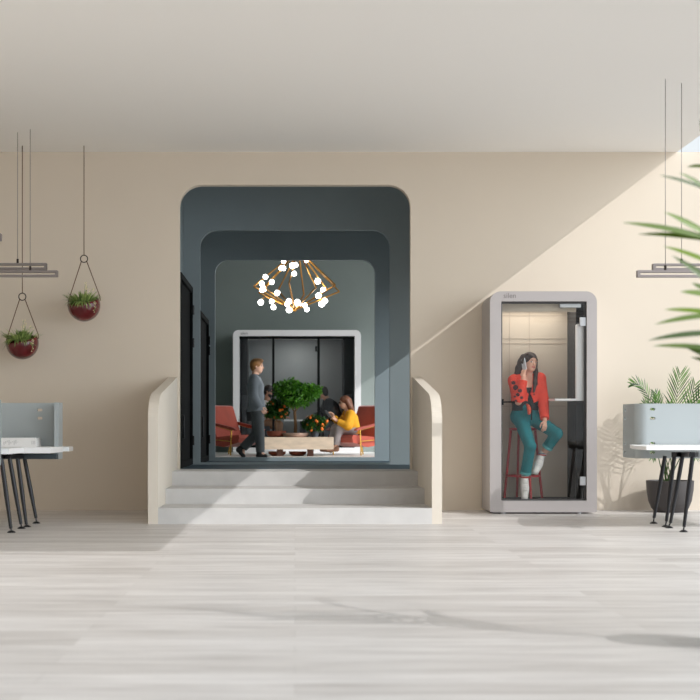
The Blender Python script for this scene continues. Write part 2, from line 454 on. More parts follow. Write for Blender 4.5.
# steps: three concrete blocks between the parapets
st = bpy.data.objects.new('stairs', None); COL.objects.link(st); st['kind'] = 'structure'
SX = 1.335
ys = [yof(102.6), yof(97.06), yof(92.1)]
for i, y in enumerate(ys):
    obj('step', box(B(), -SX, SX, y, .0 if i < 2 else .2, ZP / 3 * i, ZP / 3 * (i + 1) - (.0 if i < 2 else 0)), M['concrete'], st, bevel=.006, bseg=2)
def parapet(name, x0, x1):
    zt = Z(377, SW); yf = ys[0] - .0
    prof = [(0, 0), (0, zt), (-2.02, 1.285)]
    prof += [tuple(v) for v in [(p.y, p.z) for p in bez((0, -2.02, 1.285), (0, yf, 1.23), (0, yf, .98), 8)][1:]] + [(yf, 0)]
    return struct(name, prism(B(), prof, x0, x1, 'x'), M['plaster2'], bevel=.004, bseg=1)
parapet('wall_parapet_left', -SX - .098, -SX); parapet('wall_parapet_right', SX, SX + .098)
# raised passage behind the portal
struct('floor_passage', box(B(), -1.6, 2.6, .2, YP2 + .1, .02, ZP), M['teal_dark'])
struct('floor_lounge', box(B(), -3.4, 6, YP2 + .1, YB + .1, .02, ZP), M['lounge_floor'])
TZ = 4.25
struct('ceiling_passage', box(B(), -1.8, edge_x(TZ), .2, YP2 + .1, TZ, TZ + .15), M['teal'])
LZ = 4.75
struct('ceiling_lounge', box(B(), -3.4, edge_x(LZ) , YP2 + .1, YB + .2, LZ, LZ + .15), M['lounge_wall'])
struct('wall_passage_left', box(B(), -hw - .35, -hw - .12, .2, YP2, ZP, TZ), M['teal'])
def portal(name, s, xl, xr, ztop, zsill, r, y, wl, wr):
    inner = rrect(X(xl, s), X(xr, s), zsill, ztop, r, 8, .004)
    n = len(inner); q = n // 4
    # outer outline with the same count: corners repeated
    o = [(wl, ZP)] * q + [(wr, ZP)] * q + [(wr, TZ)] * q + [(wl, TZ)] * q
    cx = [o[i] for i in range(n)]
    # spread points so no face collapses
    out = []
    c = [(wl, ZP - .01), (wr, ZP - .01), (wr, TZ), (wl, TZ)]
    for i, p in enumerate(inner):
        k = i // q
        x, z = c[k]; j = (i % q) / (q - 1) * .02
        out.append((x + (j if k in (0,) else -j if k == 2 else 0), z + (j if k == 1 else -j if k == 3 else 0)))
    bm = ring(B(), out, inner, y, y + .10)
    return struct(name, bm, M['teal'], bevel=.008, bseg=2)
portal('wall_portal_middle', 77.7, 200, 390, Z(230, 77.7), Z(462.5, 77.7), .22, YP1, -1.66, 2.45)
portal('wall_portal_inner', 70.3, 215, 375, Z(260, 70.3), Z(457.3, 70.3), .19, YP2, -1.66, 2.45)
# lounge walls
struct('wall_lounge_back', box(B(), -3.4, 3.2, YB, YB + .15, ZP, LZ), M['lounge_wall'])
struct('wall_lounge_left', box(B(), -3.4, -3.25, YP2 + .1, YB, ZP, LZ), M['lounge_wall'])
struct('wall_lounge_front', prism(B(), [(-3.4, ZP), (-1.66, ZP), (-1.66, TZ), (2.45, TZ), (2.45, ZP), (2.9, ZP), (2.9, LZ), (-3.4, LZ)], YP2, YP2 + .1), M['lounge_wall'])
struct('wall_passage_shade', box(B(), 2.45, 2.6, .12, YP2, 2.75, TZ), M['teal'])  # unseen upper wall added to keep ambient light off the portal tops
# two black doors folded back along the left side of the passage
def side_door(name, y0, y1, x, ztop):
    d = thing(name, None, None, (x, (y0 + y1) / 2, ZP), kind='structure')
    fr = .07
    ring_o = [(y0, ZP + .005), (y1, ZP + .005), (y1, ztop), (y0, ztop)]; ring_i = [(y0 + fr, ZP + .08), (y1 - fr, ZP + .08), (y1 - fr, ztop - fr), (y0 + fr, ztop - fr)]
    obj('door_frame', ring(B(), ring_o, ring_i, x - .06, x + .045, 'x'), M['black'], d, bevel=.004, bseg=1)
    obj('door_leaf', box(B(), x - .05, x + .012, y0 + fr, y1 - fr, ZP + .03, ztop - fr), mat('door_black_lacquer', rgb(9, 10, 11), .8, spec=.12), d)
    zs = (ZP + .9, ZP + 1.45)
    hb = B(); tube(hb, [(x + .012, y0 + .16, ZP + .35), (x + .06, y0 + .16, ZP + .35), (x + .06, y0 + .16, ZP + .62), (x + .012, y0 + .16, ZP + .62)], .012, 8); obj('door_handle', hb, M['blackm'], d, smooth='auto')
    for zz in (ZP + .25, ZP + 1.5, ztop - .35):
        h = B(); tube(h, [(x + .05, y1 - .05, zz), (x + .05, y1 - .05, zz + .12)], .018, 8); obj('hinge', h, M['blackm'], d, smooth='auto')
    return d
side_door('door_1', .24, YP1 - .06, -hw - .062 + .02, Z(268, 88) - .02)
side_door('door_2', YP1 + .14, YP2 - .06, X(200, 77.7) - .062 + .02, Z(309, 77) - .02)

# ================================================================== LIGHT, SKY, CAMERA
SKY_BASE, SKY_GLOW = 0.10, 4.6
w = bpy.data.worlds.new('sky'); scene.world = w; w.use_nodes = True
# hazy white sky, brightest low down around the side the sun stands on
nt = w.node_tree; bg = nt.nodes['Background']; bg.inputs['Color'].default_value = (.90, .96, 1.0, 1)
tc = nt.nodes.new('ShaderNodeTexCoord'); vd = nt.nodes.new('ShaderNodeVectorMath'); vd.operation = 'DOT_PRODUCT'; vd.inputs[1].default_value = Vector((.78, -.56, .27)).normalized()
nt.links.new(tc.outputs['Generated'], vd.inputs[0])
mm = [nt.nodes.new('ShaderNodeMath') for _ in range(4)]
mm[0].operation = 'MAXIMUM'; mm[0].inputs[1].default_value = 0.0; nt.links.new(vd.outputs['Value'], mm[0].inputs[0])
mm[1].operation = 'POWER'; mm[1].inputs[1].default_value = 4.0; nt.links.new(mm[0].outputs[0], mm[1].inputs[0])
mm[2].operation = 'MULTIPLY'; mm[2].inputs[1].default_value = SKY_GLOW; nt.links.new(mm[1].outputs[0], mm[2].inputs[0])
mm[3].operation = 'ADD'; mm[3].inputs[1].default_value = SKY_BASE; nt.links.new(mm[2].outputs[0], mm[3].inputs[0])
sx = nt.nodes.new('ShaderNodeSeparateXYZ'); nt.links.new(tc.outputs['Generated'], sx.inputs[0])   # and bright haze behind the building
my = [nt.nodes.new('ShaderNodeMath') for _ in range(3)]
my[0].operation = 'MAXIMUM'; my[0].inputs[1].default_value = 0.0; nt.links.new(sx.outputs['Y'], my[0].inputs[0])
my[1].operation = 'MULTIPLY'; my[1].inputs[1].default_value = .95; nt.links.new(my[0].outputs[0], my[1].inputs[0])
my[2].operation = 'ADD'; nt.links.new(mm[3].outputs[0], my[2].inputs[0]); nt.links.new(my[1].outputs[0], my[2].inputs[1])
nt.links.new(my[2].outputs[0], bg.inputs['Strength'])
sl = bpy.data.lights.new('sun', 'SUN'); sl.energy = 2.35; sl.angle = .006; sl.color = (1.0, .99, .985)
so = bpy.data.objects.new('sun', sl); COL.objects.link(so); so.location = (9, -8, 9)
so.rotation_euler = Vector((-1.6, 1.0, -1.6 * PLK)).to_track_quat('-Z', 'Y').to_euler()
cd = bpy.data.cameras.new('camera'); cam = bpy.data.objects.new('camera', cd); COL.objects.link(cam)
cam.location = (0, -D, CH); cam.rotation_euler = (PI / 2, 0, 0)
cd.sensor_width = 36; cd.sensor_fit = 'HORIZONTAL'; cd.lens = FPX / 700 * 36
cd.shift_x = (350 - VX) / 700; cd.shift_y = (VY - 350) / 700; cd.clip_end = 200
cd.dof.use_dof = True; cd.dof.focus_distance = D; cd.dof.aperture_fstop = 3.0
scene.camera = cam
vs = scene.view_settings; vs.view_transform = 'Standard'; vs.look = 'None'; vs.exposure = -0.06; vs.gamma = 1.0; vs.use_curve_mapping = False
scene.cycles.max_bounces = 10; scene.cycles.diffuse_bounces = 6; scene.cycles.transparent_max_bounces = 16; scene.cycles.use_denoising = True
# ================================================================== HANGING PLANTERS
M['glaze'] = mat('oxblood_glaze', rgb(98, 26, 30), .2, vary=.35, vscale=9, coat=.4)
M['soil'] = mat('dark_soil', rgb(52, 38, 28), .95, vary=.3, vscale=40)
M['rope'] = mat('brown_cord', rgb(112, 86, 66), .9)
M['ironring'] = mat('dark_iron', rgb(48, 40, 36), .45, .7)
M['grassleaf'] = leaf_mat('strap_leaf', rgb(66, 104, 40), rgb(184, 204, 124))
M['petal'] = mat('cream_blossom', rgb(235, 224, 180), .6)
def hanging_planter(px, pyc, label):
    s = 90.0; c = P(px, pyc, s); r = 16.3 / s
    t = thing('hanging_planter', label, 'hanging plant', c, 'red hanging planters')
    tilt = Matrix.Translation(c) @ Matrix.Rotation(math.radians(-10), 4, 'Y') @ Matrix.Rotation(math.radians(14), 4, 'X')
    bm = B(); prof = [(r * math.cos(math.radians(a)), r * math.sin(math.radians(a))) for a in range(-90, 16, 7)]
    prof[0] = (0, -r)
    inner = [(q * .93, z * .93 + .002) for q, z in reversed(prof)]
    lathe(bm, prof + inner, (0, 0, 0), 36)
    for v in bm.verts: v.co = tilt @ v.co
    obj('pot', bm, M['glaze'], t, smooth=True)
    bm = B(); lathe(bm, [(0, .02), (r * .6, .015), (r * .93, 0)], (0, 0, 0), 24)
    for v in bm.verts: v.co = tilt @ v.co
    obj('soil', bm, M['soil'], t, smooth=True)
    bm = B()
    for i in range(230):
        a = random.uniform(0, 2 * PI); q = random.random() ** .7 * r * .78
        d = Vector((math.cos(a) * (0.2 + q / r * .9), math.sin(a) * (0.2 + q / r * .9), random.uniform(.7, 1.4)))
        leaf_blade(bm, c + Vector((math.cos(a) * q - .01, math.sin(a) * q - .02, .03)), d, (0, 0, 1), random.uniform(.09, .20), random.uniform(.010, .015), random.uniform(.15, .6), 4, .2)
    for i in range(70):
        a = random.uniform(PI * 1.05, PI * 1.95)
        leaf_blade(bm, c + Vector((math.cos(a) * r * .45 - .02, math.sin(a) * r * .5 - .02, .03)), Vector((math.cos(a) * .8 + random.uniform(-.4, .4), math.sin(a), random.uniform(.1, .7))), (0, 0, 1), random.uniform(.08, .15), random.uniform(.011, .016), random.uniform(.5, 1.0), 4, .2)
    obj('foliage', bm, M['grassleaf'], t)
    for dx, dz, fx in ((.02, .27, .05), (.09, .2, .12), (.05, .23, .0)):
        fb = B(); pts = bez(c + Vector((dx * .4, -.05, .05)), c + Vector((dx, -.08, dz)), c + Vector((dx + fx * .4, -.1, dz - .03)), 8)
        tube(fb, pts, .0018, 5)
        st = obj('flower_stalk', fb, M['grassleaf'], t)
        bb = B()
        for k in range(9): ball(bb, pts[2 + k % 7] + rvec() * .016, .006, 6, 4)
        obj('blossom', bb, M['petal'], st)
    fb = B(); pts = bez(c + Vector((r * .55, -r * .6, .06)), c + Vector((r * .95, -r * .9, .02)), c + Vector((r * .72, -r * .82, -.09)), 8); tube(fb, pts, .0018, 5)
    st = obj('flower_stalk', fb, M['grassleaf'], t); bb = B()
    for k in range(10): ball(bb, pts[2 + k % 7] + rvec() * .014, .006, 6, 4)
    obj('blossom', bb, M['petal'], st)
    top = c + Vector((0, 0, (pyc - (pyc - 46.5)) / s)); rr = 3.6 / s
    bm = B(); tube(bm, [top + Vector((rr * math.cos(a), 0, rr * math.sin(a))) for a in [2 * PI * k / 20 for k in range(20)]], .0055, 8, closed=True)
    obj('ring', bm, M['ironring'], t, smooth=True)
    for sx in (-1, 1):
        bm = B(); tube(bm, [top + Vector((sx * rr * .7, 0, -rr * .6)), c + Vector((sx * r * .97, 0, .07 + .03 * sx)), c + Vector((sx * r * 1.0, 0, .02 + .03 * sx))], .0055, 6)
        obj('rope', bm, M['rope'], t, smooth=True)
    bm = B(); tube(bm, [top + Vector((0, 0, rr)), (top.x, top.y, CZ + .005)], .005, 6); obj('cord', bm, M['rope'], t, smooth=True)
hanging_planter(84, 305.3, 'dark red round planter hanging higher, with its whole cord clear of the lamps')
hanging_planter(22.3, 343.2, 'dark red round planter hanging lower, its cord passing in front of the metal lamps')

# ================================================================== LINEAR PENDANT LAMPS
M['alu'] = mat('anodised_aluminium', rgb(140, 132, 130), .45, .55)
M['lampslot'] = mat('lamp_diffuser', rgb(235, 226, 214), .5, emit=.25)
def linear_lamp(px_end, y0, y1, s, to_left, wires, length, label, group, ydy=0.0):
    z1, z0 = Z(y0, s), Z(y1, s); xe = X(px_end, s); xo = xe - length if to_left else xe + length
    x0, x1 = min(xe, xo), max(xe, xo); y = yof(s) + ydy; h = z1 - z0
    t = thing('pendant_lamp', label, 'pendant lamp', ((x0 + x1) / 2, y, z0), group)
    ro = rrect(x0, x1, z0, z1, .008, 3); ri = rrect(x0 + .026, x1 - .026, z0 + h * .34, z1 - h * .34, .004, 3)
    obj('lamp_body', ring(B(), ro, ri, y - .03, y + .03), M['alu'], t)
    for wpx in wires:
        wx = X(wpx, s)
        bm = B(); tube(bm, [(wx, y, z1 - .004), (wx, y, z1 + .045)], .012, 8); obj('cable_grip', bm, M['ironring'], t, smooth='auto')
        bm = B(); tube(bm, [(wx, y, z1 + .04), (wx, y, CZ + .005)], .0032, 5); obj('suspension_cable', bm, M['alu'], t, smooth=True)
G1, G2 = 'slim metal pendant lamps over the dark-legged desk by the red planters', 'slim metal pendant lamps over the desk by the palm'
linear_lamp(45, 262, 268.7, 95, True, [15.5, -90], 1.7, 'upper of two slim metal pendant lamps beside the red planter cords', G1, .12)
linear_lamp(58.7, 271, 277.6, 95, True, [31, -75], 1.7, 'lower, longer-reaching slim metal pendant lamp just above the lower red planter', G1, -.05)
linear_lamp(1.4, 233.5, 241, 110, True, [-40, -120], 1.5, 'pendant lamp end just entering the picture above the paired metal lamps', G1)
linear_lamp(655.5, 262.3, 269, 111, False, [685, 810], 1.6, 'upper of two slim metal pendant lamps behind the blurred palm leaves', G2, .12)
linear_lamp(635.5, 271, 278, 111, False, [664, 790], 1.6, 'lower slim metal pendant lamp reaching out further beside the blurred palm leaves', G2, -.05)

# ================================================================== DESKS
M['screen'] = mat('blue_grey_lacquer', rgb(164, 171, 173), .45, vary=.02, vscale=2)
M['tabletop'] = mat('white_laminate', rgb(243, 243, 243), .4)
M['legblack'] = mat('black_tube', rgb(40, 40, 43), .3, .5)
M['offwhite'] = mat('offwhite_plastic', rgb(232, 230, 228), .5, bump=.02, bscale=40)
M['embossed'] = mat('pale_grey_print', rgb(205, 203, 202), .6)
def screen_u(path, z0, z1, th, holes, parent):
    """upright bent sheet following path (x, y), with slots cut at holes (point, direction along the sheet, z)"""
    bm = B(); n = len(path); pts = [Vector((p[0], p[1], 0)) for p in path]; L = []
    for i, p in enumerate(pts):
        d = (pts[min(i + 1, n - 1)] - pts[max(i - 1, 0)]).normalized(); nn = Vector((-d.y, d.x, 0)) * th / 2
        L.append([bm.verts.new(p + nn + Vector((0, 0, z0))), bm.verts.new(p - nn + Vector((0, 0, z0))), bm.verts.new(p - nn + Vector((0, 0, z1))), bm.verts.new(p + nn + Vector((0, 0, z1)))])
    for a, b in zip(L, L[1:]):
        for k in range(4): bm.faces.new((a[k], a[(k + 1) % 4], b[(k + 1) % 4], b[k]))
    bm.faces.new(L[0]); bm.faces.new(list(reversed(L[-1])))
    o = obj('screen_panel', bm, M['screen'], parent, smooth='auto')
    cs = []
    for (x, y), ang, z, wd, ht in holes:
        cb = B(); prism(cb, rrect(-wd / 2, wd / 2, -ht / 2, ht / 2, ht * .48, 6), -.06, .06)
        Mx = Matrix.Translation((x, y, z)) @ Matrix.Rotation(ang, 4, 'Z')
        for v in cb.verts: v.co = Mx @ v.co
        cs.append(obj('cutter', cb, []))
    return cut_mesh(o, cs)
def desk_leg(top, knee, foot, parent):
    bm = B(); tube(bm, [top, lerp(top, knee, .5), knee], [.02, .021, .015], 12); lg = obj('leg', bm, M['legblack'], parent, smooth='auto')
    bm = B(); tube(bm, [knee, foot + Vector((0, 0, .02))], [.007, .007], 8)
    lathe(bm, [(0, .022), (.015, .02), (.035, .008), (.04, 0), (0, 0)], foot, 20)
    obj('foot', bm, M['legblack'], lg, smooth='auto')
def on_floor(px, py): s = (py - VY) / CH; return P(px, py, s)
def desk_legs(t, specs):
    for (tx, ty), (kx, ky), (fx, fy) in specs:
        f = on_floor(fx, fy); s = (fy - VY) / CH
        desk_leg(P(tx, ty, s), P(kx, ky, s), f, t)
# desk at the photo's edge by the planters
tz = .752
t = thing('desk', 'blue-grey screened white desk standing under the red hanging planters', 'desk', P(15, 525, 104) * 1.0 + Vector((0, 0, 0)), 'screened desks'); t.location.z = 0
DX = -3.9
xw = X(59, 101.5); yb, yfn = yof(100.5), yof(102.6)
path = [(DX, yb), (xw - .06, yb)] + [(xw - .06 + .06 * math.sin(a), yb - .06 + .06 * math.cos(a)) for a in [PI / 2 * k / 8 for k in range(1, 9)]] + [(xw, yfn)]
screen_u(path, Z(459, 102), Z(403, 100.5), .042, [((X(40, 100.5), yb), 0, Z(q, 100.5), .055, .027) for q in (410, 418.2)], t)
obj('tabletop', box(B(), DX, X(55.5, 104), yof(106), yb - .03, tz - .055, tz), M['tabletop'], t, bevel=.006)
obj('tabletop', prism(B(), [(DX, yb + .03), (X(72, 99), yb + .03), (X(72, 99), yb + .3), (X(70, 97), yb + .62), (DX, yb + .62)], tz - .05, tz - .005, 'z'), M['tabletop'], t, bevel=.006)
obj('tabletop', box(B(), DX, X(19, 108), yof(112), yof(106.2), tz - .05, tz), M['tabletop'], t, bevel=.006)
obj('shade_block', box(B(), DX, X(55, 104), yof(103.5), yb - .04, Z(459, 103), tz - .07), mat('underdesk_shade', rgb(60, 72, 78), .5), t, bevel=.008)  # dark block standing in for the shade on the screen panel below the tabletop
xq = X(.6, 112); path = [(DX, yof(112)), (xq - .06, yof(112)), (xq - .02, yof(112) - .02), (xq, yof(112) - .06), (xq, yof(122))]
screen_u(path, Z(468, 122), Z(397.5, 122), .034, [], t)
for a, b in (((-14, 456, 111), (5, 456, 106)), ((8, 456, 107), (27, 456, 102))):
    obj('leg_bracket', bar(B(), P(*a), P(*b), .05, .05), M['legblack'], t, bevel=.006)
desk_legs(t, [((1.5, 459), (10.9, 528.6), (11.4, 532.6)), ((9.7, 459), (21, 524), (21.4, 528.6)), ((17.7, 459), (26.3, 524.5), (26.9, 527)), ((24.6, 459), (36, 518), (36.3, 523.4))])
bx = thing('desk_box', 'low white box lying on the blue-grey desk by the planters', 'box', (X(20, 103), yof(102.3), tz))
bm = B(); prism(bm, [(X(-3, 102.5), tz + .001), (X(38, 102.5), tz + .001), (X(37.3, 102.5), tz + .078), (X(36, 102.5), tz + .088), (X(-3, 102.5), tz + .088)], yof(103.2), yof(101.2))
obj('box_body', bm, M['offwhite'], bx, bevel=.006)
bm = B(); yq = yof(103.2) - .001
for q in range(9): box(bm, X(4 + q * 1.7, 103), X(5.1 + q * 1.7, 103), yq - .001, yq + .004, tz + .02 + .012 * (q % 3), tz + .05 + .006 * (q % 4))
obj('printed_pattern', bm, M['embossed'], bx); bm = B()
for q in range(3): box(bm, X(32 + q * 1.4, 103), X(32.8 + q * 1.4, 103), yq - .001, yq + .004, tz + .025, tz + .06)
obj('printed_mark', bm, M['embossed'], bx)
# desk by the palm
t = thing('desk', 'blue-grey screened white desk standing in front of the dark palm pot', 'desk', (X(675, 104), yof(104), 0), 'screened desks')
s0 = 100.0; xl = X(637, s0); y0 = yof(s0); RX = 4.9; r = .10; xs = X(624.5, 96.5)
path = [(RX, y0), (xl + r, y0)] + [(xl + r - r * math.sin(a), y0 + r - r * math.cos(a)) for a in [PI / 2 * k / 10 for k in range(1, 11)]] + [(xl, yof(96.3))]
hs = [((X(652.3, s0), y0), 0, Z(q, s0), .055, .027) for q in (409.2, 418.2, 443.5, 452.5)]
hs += [((xl, yof(96.9)), PI / 2, Z(q, 97), .055, .027) for q in (410, 418.5, 443.5, 452)]
screen_u(path, Z(458.3, s0), Z(403.6, s0), .03, hs, t)
tp = [(RX, yof(110)), (X(640, 108), yof(110)), (X(634, 106), yof(107)), (X(632.5, 104), yof(104)), (X(632.5, 101), y0 - .03), (RX, y0 - .03)]
obj('tabletop', prism(B(), tp, .735, .769, 'z'), M['tabletop'], t, bevel=.012, bseg=3)
obj('tabletop', box(B(), xl + .03, RX, y0 + .03, y0 + .6, .735, .769), M['tabletop'], t, bevel=.008)
for a, b in (((674, 454.5, 107), (696, 454.5, 103)), ((674, 454.5, 101.5), (692, 454.5, 112))):
    obj('leg_bracket', bar(B(), P(*a), P(*b), .05, .045), M['legblack'], t, bevel=.006)
desk_legs(t, [((665, 456), (654, 518), (653.6, 523.6)), ((674.3, 456), (666.4, 521.4), (665.7, 527)), ((682.6, 456), (670.4, 523), (669, 528)), ((693, 453), (684, 527), (683.6, 532))])

# ================================================================== PALM IN A POT BY THE WALL
M['pot_dark'] = mat('charcoal_pot', rgb(62, 58, 57), .5, vary=.06, vscale=6)
M['palm'] = leaf_mat('palm_leaf', rgb(20, 56, 10), rgb(88, 132, 36), .35)
M['stem'] = mat('palm_stem', rgb(110, 120, 60), .6)
c = P(669.5, 511, 89.8); c.z = 0; c.y = -.36
t = thing('potted_palm', 'green palm in a charcoal round pot against the sunlit wall', 'potted palm', c)
prof = [(0, .0), (.168, .0), (.205, .045), (.235, .12), (.255, .24), (.262, .35), (.25, .352), (.242, .30), (.235, .29)]
obj('pot', lathe(B(), prof, c, 40), M['pot_dark'], t, smooth='auto')
obj('soil', lathe(B(), [(0, .30), (.245, .295)], c, 32), mat('bark_chips', rgb(120, 72, 42), .95, vary=.35, vscale=45, bump=.5, bscale=60), t, smooth=True)
F = [  # (tip px, tip py, dy, ctrl px, ctrl py, leaflet length, count)
    (675, 374, -.2, 670, 420, .33, 16), (694, 384, -.03, 684, 420, .24, 12), (630.5, 384, -.02, 654, 376, .15, 14), (641, 404, -.12, 650, 405, .14, 11),
    (706, 388, -.08, 690, 395, .2, 12), (656, 392, .1, 660, 415, .17, 11), (712, 404, .06, 695, 400, .2, 12), (648, 458, -.16, 655, 425, .15, 12),
    (690, 458, -.2, 686, 430, .15, 12), (640, 425, .08, 650, 410, .16, 11), (684, 402, -.22, 680, 430, .15, 12), (672, 455, -.24, 668, 440, .13, 11), (650, 396, -.30, 656, 428, .2, 14), (662, 404, -.3, 664, 440, .2, 14)]
for i, (tx, ty, dy, qx, qy, Lm, n) in enumerate(F):
    tip = P(tx, ty, 89.8); tip.y = c.y + dy; ct = P(qx, qy, 89.8); ct.y = c.y + dy * .5
    bs = c + Vector((random.uniform(-.07, .07), random.uniform(-.07, .07), .29))
    bm = frond_bm(B(), bs, ct, tip, n, Lm, 0.017, up=Vector((.5, -.85, .25)), droop=.06, start=.40, r0=.007, lift=.05, sweep=1.15)
    for v in bm.verts: v.co.y = min(v.co.y, -.015)
    obj('frond', bm, M['palm'], t)
# ================================================================== LARGE PALM CLOSE TO THE CAMERA
sP = 235.0; c = P(775, 600, sP); c.z = 0
t = thing('potted_palm', 'tall palm close to the camera, its long blurred leaves reaching into view', 'potted palm', c)
obj('pot', lathe(B(), [(0, 0), (.13, 0), (.16, .1), (.18, .28), (.185, .36), (.17, .362), (.165, .33)], c, 32), M['pot_dark'], t, smooth='auto')
obj('soil', lathe(B(), [(0, .33), (.17, .325)], c, 24), M['soil'], t)
M['palm2'] = leaf_mat('big_palm_leaf', rgb(20, 52, 10), rgb(122, 150, 44), .35)
def nfrond(bs, ct, tip, leaves):
    bm = B(); pts = bez(bs, ct, tip, 16); tube(bm, pts, [.011 * (1 - .8 * i / 16) for i in range(17)], 7)
    for k, (px, py, ax, ay, W) in enumerate(leaves):
        a = P(ax, ay, sP); e = P(px, py, sP, -.04 + .02 * (k % 4)); 
        j = min(range(17), key=lambda q: (pts[q] - a).length); a = pts[j]
        d = e - a; L = d.length
        leaf_blade(bm, a, d + Vector((0, 0, .12 * L)), Vector((.1, -1, .35)), L, W * 1.35, .12, 7, .1)
    # leaflets of the far side, running away from the view
    for k in range(10):
        j = 5 + k; a = pts[j]; d = Vector((.8, .5, .25 - .03 * k)); leaf_blade(bm, a, d, Vector((0, -1, .5)), .34, .02, .3, 6, .1)
    return bm
b0 = c + Vector((0, 0, .33))
bm = nfrond(b0, P(722, 300, sP), P(700, 120, sP), [(617, 223, 712, 232, .020), (659, 210, 716, 250, .022), (636, 234, 715, 252, .018), (661, 244, 717, 272, .017), (655, 176, 706, 190, .012), (676, 172, 704, 186, .014), (668, 252, 718, 285, .024), (688, 166, 700, 165, .012)])
obj('frond', bm, M['palm2'], t)
bm = nfrond(b0 + Vector((-.03, -.04, 0)), P(735, 400, sP), P(712, 262, sP), [(653, 325, 722, 322, .018), (678, 292, 716, 306, .020), (690, 282, 714, 296, .022), (664, 309, 722, 318, .017), (646, 341, 724, 338, .019), (650, 346, 726, 345, .018), (676, 342, 726, 362, .020), (690, 356, 730, 372, .018)])
obj('frond', bm, M['palm2'], t)
for dx, dy, hz in ((.35, .2, 1.5), (.3, -.35, 1.6), (.45, .0, 1.2)):
    bm = frond_bm(B(), b0, b0 + Vector((dx * .3, dy * .3, hz * .8)), b0 + Vector((dx * 1.6, dy * 1.6, hz)), 20, .34, .02, droop=.3, start=.3)
    obj('frond', bm, M['palm2'], t)

# ================================================================== PHONE BOOTH
M['booth'] = mat('warm_grey_shell', rgb(166, 160, 159), .5, vary=.015, vscale=3)
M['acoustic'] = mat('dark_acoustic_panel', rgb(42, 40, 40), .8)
M['booth_in'] = mat('beige_acoustic_panel', rgb(205, 194, 178), .85, vary=.03, vscale=3)
M['darktrim'] = mat('dark_door_trim', rgb(62, 60, 60), .45)
M['glass'] = glass_mat('clear_glass', (.985, .985, .98, 1), .15)
sB = 92.0; yF = yof(sB); xl, xr, zb, zt = X(490, sB), X(597, sB), Z(512.3, sB), Z(291.3, sB); yR = -.03
t = thing('phone_booth', 'grey single phone booth with rounded top corners standing by the wall', 'phone booth', ((xl + xr) / 2, (yF + yR) / 2, 0))
ro = rrect(xl, xr, zb, zt, .12, 10, .02); ri = rrect(X(501.3, sB), X(586.8, sB), Z(500.8, sB), Z(301.3, sB), .012, 10)
obj('shell', ring(B(), ro, ri, yF, yR), M['booth'], t, bevel=.006, smooth=False)
# door frame and glazing a little behind the face
yd = yF + .03
do = rrect(X(501.4, sB), X(586.7, sB), Z(500.7, sB), Z(301.4, sB), .01, 4); di = rrect(X(502.6, sB), X(584.8, sB), Z(499.3, sB), Z(303.4, sB), .008, 4)
obj('door_frame', ring(B(), do, di, yd, yd + .035), M['darktrim'], t)
obj('glass_door', box(B(), X(502.6, sB), X(584.8, sB), yd + .014, yd + .022, Z(499.3, sB), Z(303.4, sB)), M['glass'], t)
xi0, xi1, zi0, zi1 = X(501.3, sB), X(586.8, sB), Z(500.8, sB), Z(301.3, sB)
obj('back_panel', box(B(), xi0 + .002, xi1 - .002, yR - .04, yR - .004, zi0, zi1), M['booth_in'], t)
bm = B()
for z in (Z(315, 89), Z(338, 89), Z(343, 89), Z(406, 89)): box(bm, xi0 + .002, xi1 - .10, yR - .044, yR - .039, z - .006, z + .006)  # the close middle pair paints reflections; the others are panel lines
for x in (X(511, 89), X(531, 89)): box(bm, x - .004, x + .004, yR - .044, yR - .039, zi0, zi1)
obj('seam_and_reflection', bm, mat('seam_reflection_beige', rgb(190, 178, 163), .85), t)
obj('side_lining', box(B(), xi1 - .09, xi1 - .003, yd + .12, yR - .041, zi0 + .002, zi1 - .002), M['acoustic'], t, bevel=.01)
obj('side_lining', box(B(), xi0 + .003, xi0 + .02, yd + .12, yR - .041, zi0 + .002, zi1 - .002), M['booth'], t)
obj('booth_carpet', box(B(), xi0 + .002, xi1 - .002, yd + .05, yR - .041, zi0, zi0 + .012), mat('booth_carpet', rgb(58, 54, 52), .95, vary=.2, vscale=90), t)
obj('ceiling_lining', box(B(), xi0 + .02, xi1 - .09, yd + .12, yR - .041, zi1 - .05, zi1 - .003), M['booth_in'], t)
lp = box(B(), xi0 + .06, xi1 - .14, yd + .16, yR - .10, zi1 - .0535, zi1 - .0505)
obj('light_valance', box(B(), xi0 + .021, xi1 - .091, yd + .105, yd + .119, zi1 - .105, zi1 - .003), M['booth_in'], t)
obj('ceiling_lamp', lp, mat('lamp_glow', rgb(255, 248, 238), .5, emit=4.0), t, smooth='auto')
xp = X(577.5, 90.3)
lp = prism(B(), rrect(X(573.2, 90.5), X(581.2, 90.5), Z(400, 90.5), Z(325, 90.5), .02, 6), yd + .045, yd + .115)
obj('light_panel', lp, mat('satin_white', rgb(238, 238, 240), .35), t, bevel=.006)
bm = B(); prism(bm, [(X(549, 90.5), yd + .40), (X(549, 90.5), yd + .2), (X(552, 90.5), yd + .05), (X(581, 90.5), yd + .05), (X(581, 90.5), yd + .40)], Z(401, 90.5), Z(399, 90.5), 'z')
obj('shelf', bm, M['tabletop'], t)
bm = B(); tube(bm, [(X(502, sB) + .02, yd + .0, Z(402, sB)), (X(502, sB) + .02, yd - .035, Z(402, sB)), (X(515, sB), yd - .035, Z(402, sB))], .008, 8); box(bm, X(500.6, sB), X(504, sB), yd - .006, yd + .012, Z(405, sB), Z(399, sB))
obj('door_handle', bm, M['blackm'], t, smooth='auto')
for py in (321.5, 481):
    bm = B(); box(bm, X(580.5, sB), X(586, sB), yd - .012, yd + .026, Z(py + 4.3, sB), Z(py - 4.3, sB)); obj('hinge', bm, M['steel'], t, bevel=.004)
